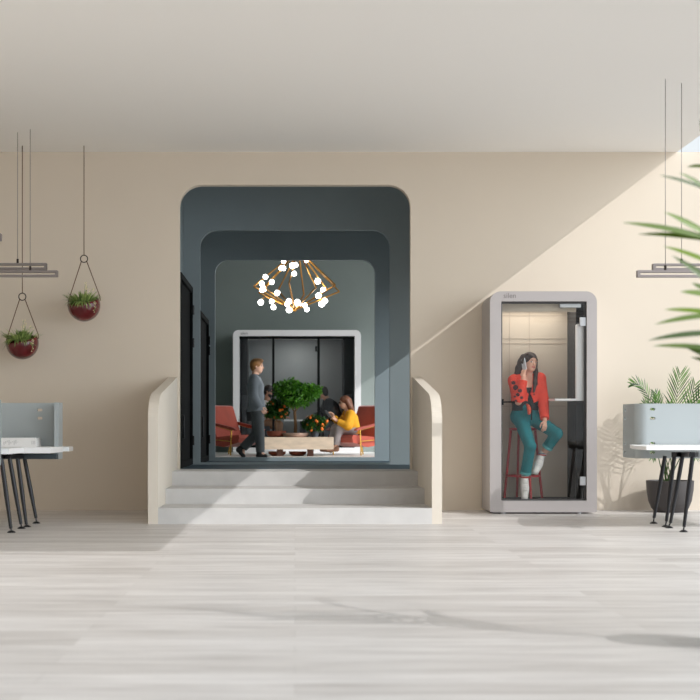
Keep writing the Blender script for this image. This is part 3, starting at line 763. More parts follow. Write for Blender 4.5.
bm = B(); box(bm, X(561, sB), X(582, sB), yd + .03, yd + .075, Z(307, sB), Z(303, sB)); bar(bm, (X(573, sB), yd + .06, Z(304, sB)), (X(562, sB), yd + .12, Z(307.5, sB)), .02, .012)
obj('door_closer', bm, M['steel'], t)
for px in (504, 580):
    bm = B(); lathe(bm, [(0, 0), (.03, 0), (.03, .01), (.014, .014), (.014, zb + .01), (0, zb + .01)], (X(px, sB), yF + .06, 0), 16); obj('booth_foot', bm, M['steel'], t, smooth='auto')
    bm = B(); lathe(bm, [(0, 0), (.03, 0), (.03, .01), (.014, .014), (.014, zb + .01), (0, zb + .01)], (X(px, sB), yR - .08, 0), 16); obj('booth_foot', bm, M['steel'], t, smooth='auto')
text_mesh('logo_lettering', 'silen', .078, (X(503.3, sB), yF - .0005, Z(298, sB)), mat('logo_grey', rgb(120, 114, 112), .5), t, .001, sx=1.0)

# bar stool
M['stoolred'] = mat('red_lacquer', rgb(172, 38, 42), .4, vary=.05, vscale=5)
sS = 90.0; fz = zi0 + .012; cS = P(524, 428, sS); yS = yof(sS) + .07
t = thing('bar_stool', 'tall red bar stool with a foot ring inside the grey booth', 'bar stool', (cS.x, yS, fz))
zs = Z(429.5, sS)
obj('seat', lathe(B(), [(0, zs - .012), (.14, zs - .012), (.158, zs), (.16, zs + .012), (.15, zs + .018), (0, zs + .012)], (cS.x, yS, 0), 32), M['stoolred'], t, smooth='auto')
for (tx, ty), (bx_, by_) in (((-.135, .0), (-.205, .02)), ((.135, .0), (.215, .02)), ((-.03, .12), (-.04, .19)), ((.03, -.12), (.055, -.20))):
    bm = B(); tube(bm, [(cS.x + tx, yS + ty, zs - .005), (cS.x + bx_, yS + by_, fz)], .0145, 10); obj('leg', bm, M['stoolred'], t, smooth='auto')
rz = Z(476, sS); k = (zs - rz) / (zs - fz); Rr = .135 + (.205 - .135) * k + .012
bm = B(); lathe(bm, [(Rr - .022, rz - .011), (Rr, rz - .011), (Rr, rz + .011), (Rr - .022, rz + .011), (Rr - .022, rz - .011)], (cS.x + .003, yS, 0), 40); obj('foot_ring', bm, M['stoolred'], t, smooth='auto')

# ================================================================== CHANDELIER
M['brass'] = mat('brushed_brass', rgb(196, 142, 70), .3, 1.0)
M['globe'] = mat('opal_globe', rgb(255, 252, 246), .3, emit=11.0)
sC = 60.0; apex = P(298.5, 250, sC); bot = P(294.8, 310, sC); cx = (apex.x + bot.x) / 2
t = thing('chandelier', 'brass cone-shaped chandelier with many glowing white globes', 'chandelier', (cx, apex.y, LZ))
bm = B(); tube(bm, [(apex.x, apex.y, apex.z), (apex.x, apex.y, LZ)], .014, 10); lathe(bm, [(0, 0), (.07, 0), (.07, -.03), (.02, -.04), (0, -.04)], (apex.x, apex.y, LZ), 20); obj('stem', bm, M['brass'], t, smooth='auto')
obj('hub', ball(B(), apex, .035), M['brass'], t, smooth=True)
Rn = 43.3 / sC; nodes = []
for k in range(10):
    a = math.radians(8 + 36 * k); nodes.append(Vector((cx + Rn * math.cos(a), apex.y + Rn * math.sin(a), Z(291 if k % 2 == 0 else 287, sC))))
for nd in nodes:
    obj('rod', tube(B(), [apex + (nd - apex) * .04, nd], .0125, 8), M['brass'], t, smooth='auto')
    obj('rod', tube(B(), [nd, bot + (nd - bot) * .03], .0125, 8), M['brass'], t, smooth='auto')
obj('finial', ball(B(), bot, .03), M['brass'], t, smooth=True)
GL = [(278, 75), (420, 72), (262, 112), (277, 128), (335, 115), (355, 108), (345, 170), (163, 175), (140, 218), (148, 238), (140, 258), (205, 220), (497, 186), (532, 240), (238, 286), (310, 320), (300, 348), (365, 325), (374, 345), (200, 322), (130, 325), (212, 360), (313, 382), (498, 298), (520, 343), (541, 323), (413, 355), (425, 378)]
GR = [15, 15, 17, 17, 21, 16, 17, 17, 18, 20, 17, 17, 21, 19, 19, 20, 17, 21, 22, 17, 20, 18, 21, 20, 21, 19, 16, 17]
for i, ((gx, gy), gr) in enumerate(zip(GL, GR)):
    px, py = 240 + gx / 6.364, 250 + gy / 6.364; p0 = P(px, py, sC)
    best = None
    for nd in nodes:
        for e0, e1 in ((apex, nd), (nd, bot)):
            for q in range(13):
                w_ = lerp(e0, e1, q / 12); dd = (Vector((w_.x, 0, w_.z)) - Vector((p0.x, 0, p0.z))).length - (.012 if (w_.y < apex.y) == (i % 3 != 0) else 0)
                if best is None or dd < best[0]: best = (dd, w_)
    r = gr * .9 / 6.364 / sC; g = Vector((p0.x, best[1].y - .03, p0.z))
    gg = obj('globe', ball(B(), g, r, 20, 12), M['globe'], t, smooth=True)
    if (best[1] - g).length > r * .8: obj('globe_arm', tube(B(), [best[1], g], .006, 6), M['brass'], gg, smooth='auto')

# ================================================================== MEETING BOOTH AT THE BACK OF THE LOUNGE
M['mframe'] = mat('white_booth_shell', rgb(240, 237, 237), .45)
M['min'] = mat('grey_felt', rgb(158, 163, 165), .9, vary=.03, vscale=4)
M['mdark'] = mat('charcoal_felt', rgb(48, 50, 52), .9)
M['sofa'] = mat('slate_upholstery', rgb(74, 76, 80), .9, vary=.06, vscale=20)
M['glass2'] = glass_mat('grey_glass', (.92, .93, .93, 1), .12)
sM = 54.0; yF2 = yof(sM); x0, x1, z1 = X(233, sM), X(361, sM), Z(330, sM); z0 = ZP; yR2 = YB - .02
t = thing('meeting_booth', 'white framed glass meeting booth at the back of the lounge', 'meeting booth', ((x0 + x1) / 2, yF2, z0))
ri = (X(239.2, sM), X(354.8, sM), z0 + .10, Z(336, sM))
obj('shell', ring(B(), rrect(x0, x1, z0 + .001, z1, .10, 8, .015), rrect(ri[0], ri[1], ri[2], ri[3], .01, 8), yF2, yR2), M['mframe'], t, bevel=.006)
obj('back_panel', box(B(), ri[0], ri[1], yR2 - .06, yR2 - .004, ri[2], ri[3]), M['min'], t)
for a, b in ((ri[0], X(249, 51.5)), (X(341.5, 51.5), ri[1])): obj('side_lining', box(B(), a + .003, b, yF2 + .35, yR2 - .061, ri[2], ri[3] - .01), M['mdark'], t)
ym = yF2 + .06
for px, wd in ((273.3, 1.2), (318.6, 1.3)): obj('mullion', box(B(), X(px - wd, sM), X(px + wd, sM), ym - .02, ym + .03, ri[2], ri[3]), M['black'], t)
obj('head_rail', box(B(), ri[0] + .002, ri[1] - .002, ym - .02, ym + .03, ri[3] - .05, ri[3] - .002), M['black'], t)
obj('sill_rail', box(B(), ri[0] + .002, ri[1] - .002, ym - .02, ym + .03, ri[2] + .001, ri[2] + .03), M['black'], t)
for a, b in ((ri[0], X(272, sM)), (X(274.6, sM), X(317.2, sM)), (X(320, sM), ri[1])): obj('glass_panel', box(B(), a + .002, b, ym, ym + .008, ri[2] + .03, ri[3] - .05), M['glass2'], t)
bm = B(); box(bm, X(315.2, sM), X(317, sM), ym - .06, ym - .02, Z(351.5, sM), Z(346, sM)); obj('hinge', bm, M['black'], t)
bm = B(); tube(bm, [(X(276.6, sM), ym - .015, Z(404, sM)), (X(276.6, sM), ym - .05, Z(404, sM)), (X(276.6, sM), ym - .05, Z(412, sM)), (X(276.6, sM), ym - .015, Z(412, sM))], .009, 8); obj('door_handle', bm, M['blackm'], t, smooth='auto')
lp = B(); lathe(lp, [(0, -.002), (.13, -.002), (.135, 0), (0, 0)], ((ri[0] + ri[1]) / 2, (yF2 + yR2) / 2, ri[3] - .001), 28); obj('ceiling_lamp', lp, mat('booth_lamp_glow', rgb(255, 250, 242), .5, emit=26.0), t, smooth='auto')
text_mesh('logo_lettering', 'silen', .075, (X(240.5, sM), yF2 - .0005, Z(334.6, sM)), mat('logo_dark', rgb(110, 108, 108), .5), t, .001)
fzM = z0 + .10
for side, lab in ((-1, 'dark high-backed booth sofa behind the bearded man in glasses'), (1, 'dark high-backed booth sofa behind the man in the black jacket')):
    xa = X(242.2, 53) if side < 0 else X(351.8, 53); sg = -side
    so_ = thing('booth_sofa', lab, 'sofa', (xa, 11.4, fzM), 'sofas in the meeting booth')
    def bx2(u0, u1): return (xa + sg * u0, xa + sg * u1) if sg > 0 else (xa + sg * u1, xa + sg * u0)
    a, b = bx2(.0, .10); obj('backrest', box(B(), a, b, 11.0, 11.70, fzM + .02, fzM + (1.0 if side > 0 else .98)), M['sofa'], so_, bevel=.03, bseg=3)
    a, b = bx2(.09, .52); obj('seat', box(B(), a, b, 11.0, 11.70, fzM + .12, fzM + .40), M['sofa'], so_, bevel=.03, bseg=3)
    a, b = bx2(.10, .46); obj('plinth', box(B(), a, b, 11.05, 11.66, fzM, fzM + .12), M['mdark'], so_)
tt = thing('meeting_table', 'white table between the two seated men inside the meeting booth', 'table', (X(300, 53), 11.35, fzM))
tzM = Z(419.5, 53)
obj('tabletop', box(B(), X(284, 53), X(322, 53), 11.05, 11.65, tzM - .03, tzM), M['tabletop'], tt, bevel=.008)
obj('table_leg', box(B(), X(300, 53), X(306, 53), 11.25, 11.45, fzM, tzM - .03), M['mdark'], tt)

# ================================================================== COFFEE TABLE AND PLANTS ON IT
M['travertine'] = mat('pale_travertine', rgb(222, 200, 176), .55, vary=.10, vscale=7, stretch=(1, 1, 3), bump=.04)
M['darkwood'] = mat('dark_wood', rgb(92, 58, 46), .5, vary=.15, vscale=12, stretch=(1, 6, 1))
M['terracotta'] = mat('terracotta', rgb(166, 92, 70), .8, vary=.1, vscale=10)
M['pinkclay'] = mat('pale_pink_clay', rgb(206, 176, 162), .75, vary=.05, vscale=10)
M['bluepot'] = mat('slate_planter', rgb(66, 74, 84), .5)
M['treeleaf'] = leaf_mat('glossy_tree_leaf', rgb(30, 88, 20), rgb(112, 176, 52), .35)
M['treeleaf2'] = leaf_mat('dark_citrus_leaf', rgb(16, 56, 16), rgb(62, 112, 34), .35)
M['bark'] = mat('pale_bark', rgb(128, 96, 66), .9, vary=.2, vscale=18, stretch=(1, 1, .2))
M['orange'] = mat('orange_peel', rgb(236, 116, 28), .45)
sT = 60.0; yT0, yT1 = yof(60.8), yof(59.1); tzT = Z(437.2, 60.6)
t = thing('coffee_table', 'low pale stone coffee table on dark wood feet between the red armchairs', 'coffee table', (X(296, sT), (yT0 + yT1) / 2, ZP))
obj('tabletop', box(B(), X(259, 60.6), X(333.6, 60.6), yT0, yT1, Z(449.3, 60.6), tzT), M['travertine'], t, bevel=.012)
for px in (280, 310.3): obj('foot', box(B(), X(px - 3.1, 60), X(px + 3.1, 60), yT0 + .08, yT1 - .08, ZP, Z(449.3, 60.6)), M['darkwood'], t, bevel=.005)
yA = (yT0 + yT1) / 2
def potted(name, label, cat, px, pot_prof, pot_m, base_z, y, trunk, blobs, n, L, W, lm, fruit=0, s=59.3):
    x = X(px, s); c = Vector((x, y, base_z)); t = thing(name, label, cat, c)
    obj('pot', lathe(B(), pot_prof, c, 32), pot_m, t, smooth='auto')
    zt_ = max(q[1] for q in pot_prof); rt = max(q[0] for q in pot_prof)
    obj('soil', lathe(B(), [(0, zt_ - .012), (rt * .9, zt_ - .02)], c, 24), M['soil'], t)
    for pts, r0, r1 in trunk:
        bm = B(); pp = [c + Vector(p) for p in pts]; tube(bm, pp, [r0 + (r1 - r0) * i / (len(pp) - 1) for i in range(len(pp))], 8); obj('trunk' if r0 > .012 else 'branch', bm, M['bark'], t, smooth='auto')
    bl = [(c + Vector(b[0]), b[1], b[2]) for b in blobs]
    obj('foliage', foliage_bm(bl, n, L, W, rng=1), lm, t)
    for _ in range(fruit):
        b = random.choice(bl); v = rvec(); v.y = -abs(v.y) * .8 - .1; v.normalize()
        p = b[0] + Vector((v.x * b[2][0], v.y * b[2][1], v.z * b[2][2])) * b[1] * .95
        obj('fruit', ball(B(), p, random.uniform(.02, .026), 10, 7), M['orange'], t, smooth=True)
h = lambda py: Z(py, 59.3) - tzT
potted('potted_tree', 'round-crowned small green tree in a pale shallow bowl on the stone table', 'potted tree', 295.3, [(0, 0), (.16, 0), (.20, .02), (.225, .065), (.215, .07), (.2, .05)], M['pinkclay'], tzT, yA + .02,
       [([(0, 0, .04), (.006, 0, .2), (-.01, .01, h(412))], .03, .022), ([(-.01, .01, h(412)), (-.12, -.02, h(403)), (-.2, -.03, h(396))], .011, .006), ([(-.01, .01, h(412)), (.1, -.02, h(405)), (.22, .02, h(397))], .011, .006), ([(0, 0, h(412)), (.02, .06, h(396))], .011, .006)],
       [((-.18, -.02, h(391)), .17, (1, 1, .9)), ((-.07, -.06, h(388)), .17, (1, 1, .85)), ((.1, -.03, h(391.5)), .16, (1, 1, .8)), ((.24, 0, h(392)), .17, (1, 1, .75)), ((-.05, .1, h(398)), .18, (1.1, 1, .8)), ((.1, .08, h(399)), .16, (1.1, 1, .7)), ((-.02, -.08, h(401)), .13, (1.2, 1, .7)), ((.34, 0, h(390)), .09, (1, 1, .7)), ((-.28, 0, h(387)), .07, (1, 1, 1))], 3000, .062, .034, M['treeleaf'])
potted('potted_orange_tree', 'small orange tree in a terracotta bowl, partly in front of the seated man in glasses', 'potted tree', 276.5, [(0, 0), (.12, 0), (.155, .03), (.165, .10), (.15, .10), (.145, .08)], M['terracotta'], tzT, yA + .12,
       [([(0, 0, .07), (-.004, 0, .2), (0, 0, h(417))], .018, .013)],
       [((-.06, 0, h(409)), .14, (1, 1, .9)), ((.07, 0, h(411)), .14, (1, 1, .8)), ((0, .05, h(405)), .13, (1, 1, .8)), ((0, -.06, h(413)), .13, (1.2, 1, .7)), ((-.12, -.02, h(413)), .09, (1, 1, .8))], 1500, .05, .026, M['treeleaf2'], 12)
potted('potted_orange_bush', 'low bush with many small oranges in a dark slate planter', 'potted plant', 314.5, [(0, 0), (.052, 0), (.062, .03), (.07, .15), (.06, .15), (.058, .13)], M['bluepot'], tzT, yA - .06,
       [([(0, 0, .12), (0, 0, h(426))], .014, .01)],
       [((-.09, 0, h(424)), .12, (1, 1, .9)), ((.08, 0, h(424)), .12, (1, 1, .9)), ((0, -.04, h(420)), .11, (1, 1, .8)), ((0, -.07, h(427)), .11, (1.4, 1, .7)), ((.15, 0, h(421)), .06, (1, 1, .8))], 1400, .042, .022, M['treeleaf2'], 18)
for px, lab in ((277.6, 'low terracotta dish on the floor under the stone table, below the orange tree'), (297.6, 'low terracotta dish on the floor under the stone table, below the round tree')):
    d = thing('terracotta_dish', lab, 'dish', (X(px, 58.2), yT1 - .3, ZP), 'dishes under the coffee table')
    obj('dish', lathe(B(), [(0, 0), (.09, 0), (.14, .035), (.15, .075), (.135, .075), (.12, .03), (0, .02)], d.location, 28), M['terracotta'], d, smooth='auto')
    obj('soil', lathe(B(), [(0, .055), (.135, .05)], d.location, 20), M['soil'], d)

# ================================================================== RED ARMCHAIRS
M['rust'] = mat('rust_velvet', rgb(176, 72, 52), .75, vary=.10, vscale=6, sheen=.4)
M['rust_d'] = mat('rust_leather_arm', rgb(158, 66, 50), .5)
M['gold'] = mat('polished_brass', rgb(206, 160, 80), .25, 1.0)
def armchair(cx, y, rot, label):
    t = thing('armchair', label, 'armchair', (0, 0, 0), 'red armchairs in the lounge')
    W = .34
    sp = [(-.30, .30), (.36, .35), (.38, .30), (.36, .22), (.02, .14), (-.22, .17)]
    obj('seat', prism(B(), sp, -W + .03, W - .03), M['rust'], t, bevel=.02, bseg=3)
    bp = [(-.22, .22), (-.12, .28), (-.34, .84), (-.40, .86), (-.46, .82), (-.34, .34)]
    obj('backrest', prism(B(), bp, -W + .02, W - .02), M['rust'], t, bevel=.022, bseg=3)
    for sgn in (-1, 1):
        yy = sgn * (W + .015)
        a = prism(B(), [(-.42, .565), (-.40, .60), (.30, .47), (.36, .44), (.34, .42), (.26, .435)], yy - .035, yy + .035); obj('armrest', a, M['rust_d'], t, bevel=.01)
        fr = B(); tube(fr, [(.24, yy, .44), (.22, yy, .0)], .012, 8); tube(fr, [(-.36, yy, .565), (-.48, yy, .0)], .012, 8); tube(fr, [(.24, yy, .43), (-.36, yy, .55)], .012, 8); tube(fr, [(.23, yy, .24), (-.42, yy, .28)], .009, 8)
        obj('brass_frame', fr, M['gold'], t, smooth='auto')
    cr = B(); tube(cr, [(.22, -W - .015, .2), (.22, W + .015, .2)], .01, 8); tube(cr, [(-.41, -W - .015, .29), (-.41, W + .015, .29)], .01, 8); obj('cross_bar', cr, M['gold'], t, smooth='auto')
    t.location = (cx, y, ZP); t.rotation_euler[2] = rot
    return t
ch1 = armchair(X(235, 58), yof(58), math.radians(-40), 'rust red armchair with brass legs, empty, behind the walking man')
bpy.context.view_layer.update()
ch2 = dup(ch1, (X(356.5, 58), yof(58), ZP), 'rust red armchair with brass legs under the woman in the mustard sweater', math.radians(180 + 40))
# ================================================================== PEOPLE
skin = lambda n, c: mat(n, c, .55, vary=.04, vscale=14)
M['eyew'] = mat('eye_white', rgb(236, 232, 228), .3); M['iris'] = mat('dark_iris', rgb(44, 28, 20), .3)
M['lips'] = mat('rose_lips', rgb(190, 74, 76), .45); M['lips_m'] = mat('muted_lips', rgb(176, 108, 96), .5)
M['brow'] = mat('dark_brow', rgb(58, 38, 28), .8)
NRM = {}
def limb(a, b, ra, rb, flat=None, k=None): return cap(a, b, ra, rb, k, flat)
def torso_prims(hl, hr, sl_, sr_, rh=.10, rw=.085, rc=.10, rs=.055, belly=0.0):
    """four columns between hip and shoulder points, blended into one trunk"""
    hl, hr, sl_, sr_ = map(Vector, (hl, hr, sl_, sr_)); hm, sm = (hl + hr) / 2, (sl_ + sr_) / 2
    pr = []
    for h_, s_ in ((hl, sl_), (hr, sr_)):
        hi = lerp(h_, hm, .25); wi = lerp(lerp(h_, s_, .45), lerp(hm, sm, .45), .38); ci = lerp(lerp(h_, s_, .78), lerp(hm, sm, .78), .45)
        pr += [cap(hi, wi, rh, rw, .04), cap(wi, ci, rw, rc, .04), cap(ci, lerp(s_, sm, .35), rc, rs, .05), cap(lerp(s_, sm, .6), s_, rs, rs, .05)]
    return pr
def person_root(name, label, base): return thing('person', label, 'person', base)
def hair_cap(c, f, u, H, back=.0, grow=1.0):
    r, f, u = axes3(f, u); A = [tuple(r), tuple(f), tuple(u)]; c = Vector(c)
    pr = [ell(c + u * .155 * H - f * .07 * H, A, (.385 * H * grow, .44 * H * grow, .40 * H * grow)), ell(c + u * .02 * H - f * .2 * H, A, (.345 * H * grow, .30 * H * grow, .42 * H * grow), .02)]
    sb = [ell(c + f * .44 * H - u * .13 * H, A, (.33 * H, .36 * H, .40 * H)), ell(c + f * .2 * H - u * .45 * H, A, (.5 * H, .36 * H, .42 * H))]
    return pr, sb, (r, f, u)
def shoe_prims(ankle, toe, up, w=.045, h=.05, heel=.055):
    ankle, toe, up = Vector(ankle), Vector(toe), Vector(up).normalized(); d = (toe - ankle).normalized()
    hb = ankle - d * heel * .8 - up * .035
    return [cap(ankle - up * .0, ankle - up * .03, .043, .045, .02), cap(hb, lerp(hb, toe, .5), .04, .042, .02), cap(lerp(hb, toe, .45), toe, .046, .036, .02)]

# ------------------------------------------------------------------ woman on the bar stool, on the phone
s = 90.0; yb0 = yof(s) + .07
def W_(px, py, y): v = P(px, py, s); v.y = y; return v
hl, hr = W_(530.5, 416, yb0 - .03), W_(520.5, 416.5, yb0 - .0)       # her left is on the right of the picture
sl_, sr_ = W_(541, 378.5, yb0 + .0), W_(514.5, 380.5, yb0 - .03)
nk, hc = W_(528, 375.5, yb0 - .0), W_(530.6, 362.3, yb0 - .03)
H = .215
ff = Vector((.40, -.90, -.04)); fu = Vector((.10, .02, 1))
el_r, wr_r = W_(517, 402, yb0 - .17), W_(522.4, 377.0, yb0 - .16)
el_l, wr_l = W_(543.0, 400, yb0 - .07), W_(542.3, 420.5, yb0 - .24)
kn_r, an_r = W_(527, 446, yb0 - .30), W_(523.4, 477, yb0 - .18)
kn_l, an_l = W_(554, 433.5, yb0 - .24), W_(541.2, 455, yb0 - .12)
toe_r, toe_l = W_(521.8, 496.5, yb0 - .27), W_(533.5, 471, yb0 - .22)
t = thing('person', 'woman in red jacket and teal jeans on the bar stool, phone at her ear', 'person', (hl.x, yb0, ZP * 0 + zi0))
hp, rg = head_prims(hc, ff, fu, H, True)
neck = [cap(nk - Vector((0, 0, .05)), hc - Vector((0.01, 0, .05)), .05, .045, .02)]
body = hp + neck + torso_prims(hl, hr, sl_, sr_, .095, .078, .088, .045)
body += [cap(sr_, el_r, .044, .036), cap(el_r, wr_r, .034, .023), cap(sl_, el_l, .044, .036), cap(el_l, wr_l, .034, .023)]
body += [cap(hr, kn_r, .07, .047), cap(kn_r, an_r, .045, .033), cap(hl, kn_l, .07, .047), cap(kn_l, an_l, .045, .033)]
body += [cap(an_r, toe_r, .032, .022), cap(an_l, toe_l, .032, .022)]
rax, fax, uax = axes3(ff, fu)
ear = hc - rax * .36 * H * -1 * 0 + (-rax) * .36 * H     # ear on the picture's left
side_out = rax
ph_c = hc + side_out * .46 * H + fax * .16 * H - uax * .16 * H
hd_r = (ph_c - uax * .02 - wr_r)
body += hand_prims(wr_r, hd_r, -side_out * .8 + Vector((0, .6, 0)), 1, .84, .5, .05, .9)
body += hand_prims(wr_l, Vector((-.06, -.25, -1)), Vector((-.45, .8, 0)), -1, .82, .42, .06, .3)
sdf_obj('body', body, [skin('fair_skin', rgb(222, 172, 148)), M['eyew'], M['iris'], M['brow'], M['lips']], t, .0045, .018, regions=rg)
# hair: long, dark, parted, falling over the shoulders
hpz, hsub, _ = hair_cap(hc, ff, fu, H)
hm = mat('dark_brown_hair', rgb(48, 32, 26), .6, vary=.35, vscale=30, stretch=(3, 3, .3))
def Wd(px, py, dy): return W_(px, py, hc.y + dy)
strands = [cap(Wd(524, 357, .02), Wd(519.5, 368, .02), .035, .036, .02), cap(Wd(519.5, 368, .02), Wd(516.5, 379, -.01), .036, .035, .02), cap(Wd(516.5, 379, -.01), Wd(520, 385, -.06), .034, .02, .02),
           cap(Wd(523, 362, .04), Wd(521, 384, .06), .05, .04, .02), cap(Wd(531, 360, .07), Wd(530, 385, .08), .06, .045, .03),
           cap(Wd(536.5, 360, .03), Wd(536.4, 371, .02), .026, .024, .02), cap(Wd(536.4, 371, .0), Wd(534.5, 383, -.09), .026, .024, .02), cap(Wd(534.5, 383, -.09), Wd(532.8, 392, -.115), .023, .012, .02),
           cap(Wd(537, 374, .02), Wd(540.5, 377.5, .03), .03, .025, .02), cap(Wd(526, 355, -.055), Wd(522.5, 362, -.05), .018, .022, .015), cap(Wd(528, 354, -.07), Wd(535.6, 359.5, -.075), .014, .013, .015)]
sdf_obj('hair', hpz + strands, hm, t, .0055, .015, sub=hsub[:1])
red = mat('vermilion_denim', rgb(226, 62, 36), .75, vary=.06, vscale=14, bump=.15, bscale=45)
pat = mat('dark_flower_print', rgb(74, 26, 32), .8)
top = [p for p in torso_prims(hl, hr, sl_, sr_, .095, .078, .088, .045)]
jz = Z(402, s)
# black top under the jacket
sdf_obj('top', top, mat('black_jersey', rgb(26, 24, 26), .85), t, .006, .02, grow=.008, cuts=[((0, 0, Z(387.5, s)), (0, 0, 1)), ((0, 0, Z(411, s)), (0, 0, -1))])
jk = top + [cap(sr_, el_r, .05, .047, .02), cap(el_r, lerp(el_r, wr_r, .86), .046, .036, .02, 'b'), cap(sl_, el_l, .05, .047, .02), cap(el_l, lerp(el_l, wr_l, .92), .046, .034, .02, 'b')]
nf = W_(527.5, 384, yb0 - .12)
vcut = [cap(W_(527.8, 373, yb0 - .09), W_(528.6, 394, yb0 - .12), .072, .018), cap(W_(528.6, 394, yb0 - .12), W_(530, 405, yb0 - .13), .02, .045), cap(nk - Vector((0, 0, .03)), nk + Vector((0, 0, .1)), .062, .06)]
rgp = []
for px, py, dy, r_ in ((515, 388, -.1, .035), (513, 383, -.06, .025), (516, 395, -.15, .024), (513.5, 397, -.1, .022), (518, 391, -.2, .022), (514, 401, -.14, .02), (519.5, 398, -.22, .018)):
    rgp.append((W_(px, py, yb0 + dy), ID, (r_, .12, r_), 1))
for px, py in ((533.5, 394.6), (537, 384.5)): rgp.append((W_(px, py, yb0 - .13), ID, (.010, .12, .008), 1))
jcuts = []
jo = sdf_obj('jacket', jk, [red, pat], t, .0042, .02, grow=.016, sub=vcut, regions=rgp)
# lower edge of the cropped jacket: trim only the trunk, the sleeves hang lower
bm = bmesh.new(); bm.from_mesh(jo.data)
def near_arm(v):
    for a, b in ((sr_, el_r), (el_r, wr_r), (sl_, el_l), (el_l, wr_l)):
        ab = b - a; tt_ = max(0, min(1, (v - a).dot(ab) / ab.length_squared))
        if (v - a - ab * tt_).length < .062: return True
    return False
kill = [f for f in bm.faces if f.calc_center_median().z < jz + .012 * math.sin(f.calc_center_median().x * 40) and not near_arm(f.calc_center_median())]
bmesh.ops.delete(bm, geom=kill, context='FACES'); bm.to_mesh(jo.data); bm.free()
clr = B()
tube(clr, [W_(521.0, 376.5, yb0 - .05), W_(521.8, 382, yb0 - .105), W_(526.2, 393, yb0 - .118)], [.012, .014, .006], 8)
tube(clr, [W_(534.6, 376, yb0 - .05), W_(534.6, 382, yb0 - .105), W_(531, 393, yb0 - .118)], [.012, .014, .006], 8)
obj('collar', clr, red, jo, smooth=True)
teal = mat('teal_denim', rgb(0, 116, 124), .8, vary=.12, vscale=10, bump=.15, bscale=60)
teal_l = mat('turned_up_denim', rgb(86, 168, 172), .8)
jn = [cap(lerp(hl, hr, .25) + Vector((0, 0, .09)), hl, .08, .082, .04), cap(lerp(hr, hl, .25) + Vector((0, 0, .09)), hr, .08, .082, .04), cap(hl, hr, .085, .085, .04),
      cap(hr, kn_r, .078, .052), cap(kn_r, lerp(kn_r, an_r, .88), .052, .048, .02, 'b'), cap(hl, kn_l, .078, .054), cap(kn_l, lerp(kn_l, an_l, .66), .054, .048, .02, 'b')]
sdf_obj('jeans', jn, teal, t, .0055, .02, grow=.011, cuts=[((0, 0, Z(403.8, s)), (0, 0, 1))])
for a, b, u0, u1 in ((kn_r, an_r, .80, .885), (kn_l, an_l, .56, .665)):
    sdf_obj('turn_up', [cap(lerp(a, b, u0), lerp(a, b, u1), .063, .063, .01, 'ab')], teal_l, t, .005, .01)
sc = B(); tube(sc, bez(W_(526, 404.5, yb0 - .13), W_(528.5, 408, yb0 - .19), W_(527.2, 414.5, yb0 - .19), 8), [.012, .016, .02, .022, .022, .022, .02, .018, .012], 8)
obj('waist_scarf', sc, mat('orange_scarf', rgb(214, 84, 54), .8, vary=.2, vscale=30), t, smooth=True)
bl = B(); tube(bl, bez(W_(530, 404.5, yb0 - .13), W_(530.5, 410, yb0 - .19), W_(529.5, 420, yb0 - .2), 6), [.008] * 7, 6)
obj('belt_strap', bl, M['black'], t, smooth=True)
white = mat('white_canvas', rgb(232, 230, 226), .6); sockr = mat('red_stripe', rgb(196, 60, 52), .8); blu = mat('navy_stripe', rgb(70, 84, 104), .8)
for an, toe, kn in ((an_r, toe_r, kn_r), (an_l, toe_l, kn_l)):
    ax_ = (an - kn).normalized(); a0 = an - ax_ * .045; a1 = an + ax_ * .055
    so2 = sdf_obj('sock', [cap(a0, a1, .041, .043, .01, 'a')], [white, sockr, blu], t, .004, .01, regions=[(a0 + ax_ * .045, ID, (.08, .08, .010), 1), (a0 + ax_ * .022, ID, (.08, .08, .006), 2)])
    d = (toe - an).normalized(); front = Vector((0, -1, .1)); front = (front - d * front.dot(d)).normalized()
    sh = sdf_obj('shoe', [cap(an + ax_ * .045, an + ax_ * .06, .043, .043, .02), cap(lerp(an, toe, .22) - front * .002, lerp(an, toe, .65), .042, .043, .02), cap(an + ax_ * .05 + front * .01, lerp(an, toe, .5) + front * .004, .036, .04, .02), cap(lerp(an, toe, .55), toe, .043, .037, .02)], white, t, .005, .02)
    lc = B()
    for q in range(4):
        p = lerp(an, toe, .36 + .12 * q) + front * (.041 + .001 * q); sdv = d.cross(front).normalized()
        tube(lc, [p - sdv * .024, p + front * .006, p + sdv * .024], .0035, 5)
    obj('laces', lc, mat('lace_white', rgb(206, 204, 200), .7), sh, smooth=True)
ck = B(); nn0 = lerp(nk, hc, .12) - Vector((0, 0, .012)); tube(ck, [nn0 + Vector((.05 * math.cos(a), .05 * math.sin(a), -.004 * math.sin(a))) for a in [2 * PI * q / 24 for q in range(24)]], .006, 6, closed=True)
obj('choker', ck, M['black'], t, smooth=True)
br = B(); 
ph = thing('phone', 'pale phone held to the ear of the woman on the stool', 'phone', ph_c)
Mx = Matrix.Translation(ph_c) @ Matrix(((side_out.x, fax.x, uax.x, 0), (side_out.y, fax.y, uax.y, 0), (side_out.z, fax.z, uax.z, 0), (0, 0, 0, 1))) @ Matrix.Rotation(math.radians(28), 4, 'X')
bm = B(); prism(bm, rrect(-.035, .035, -.072, .072, .010, 4), -.004, .004, 'x')
for v in bm.verts: v.co = Mx @ v.co
obj('phone_body', bm, mat('pale_phone_case', rgb(206, 212, 220), .25), ph)

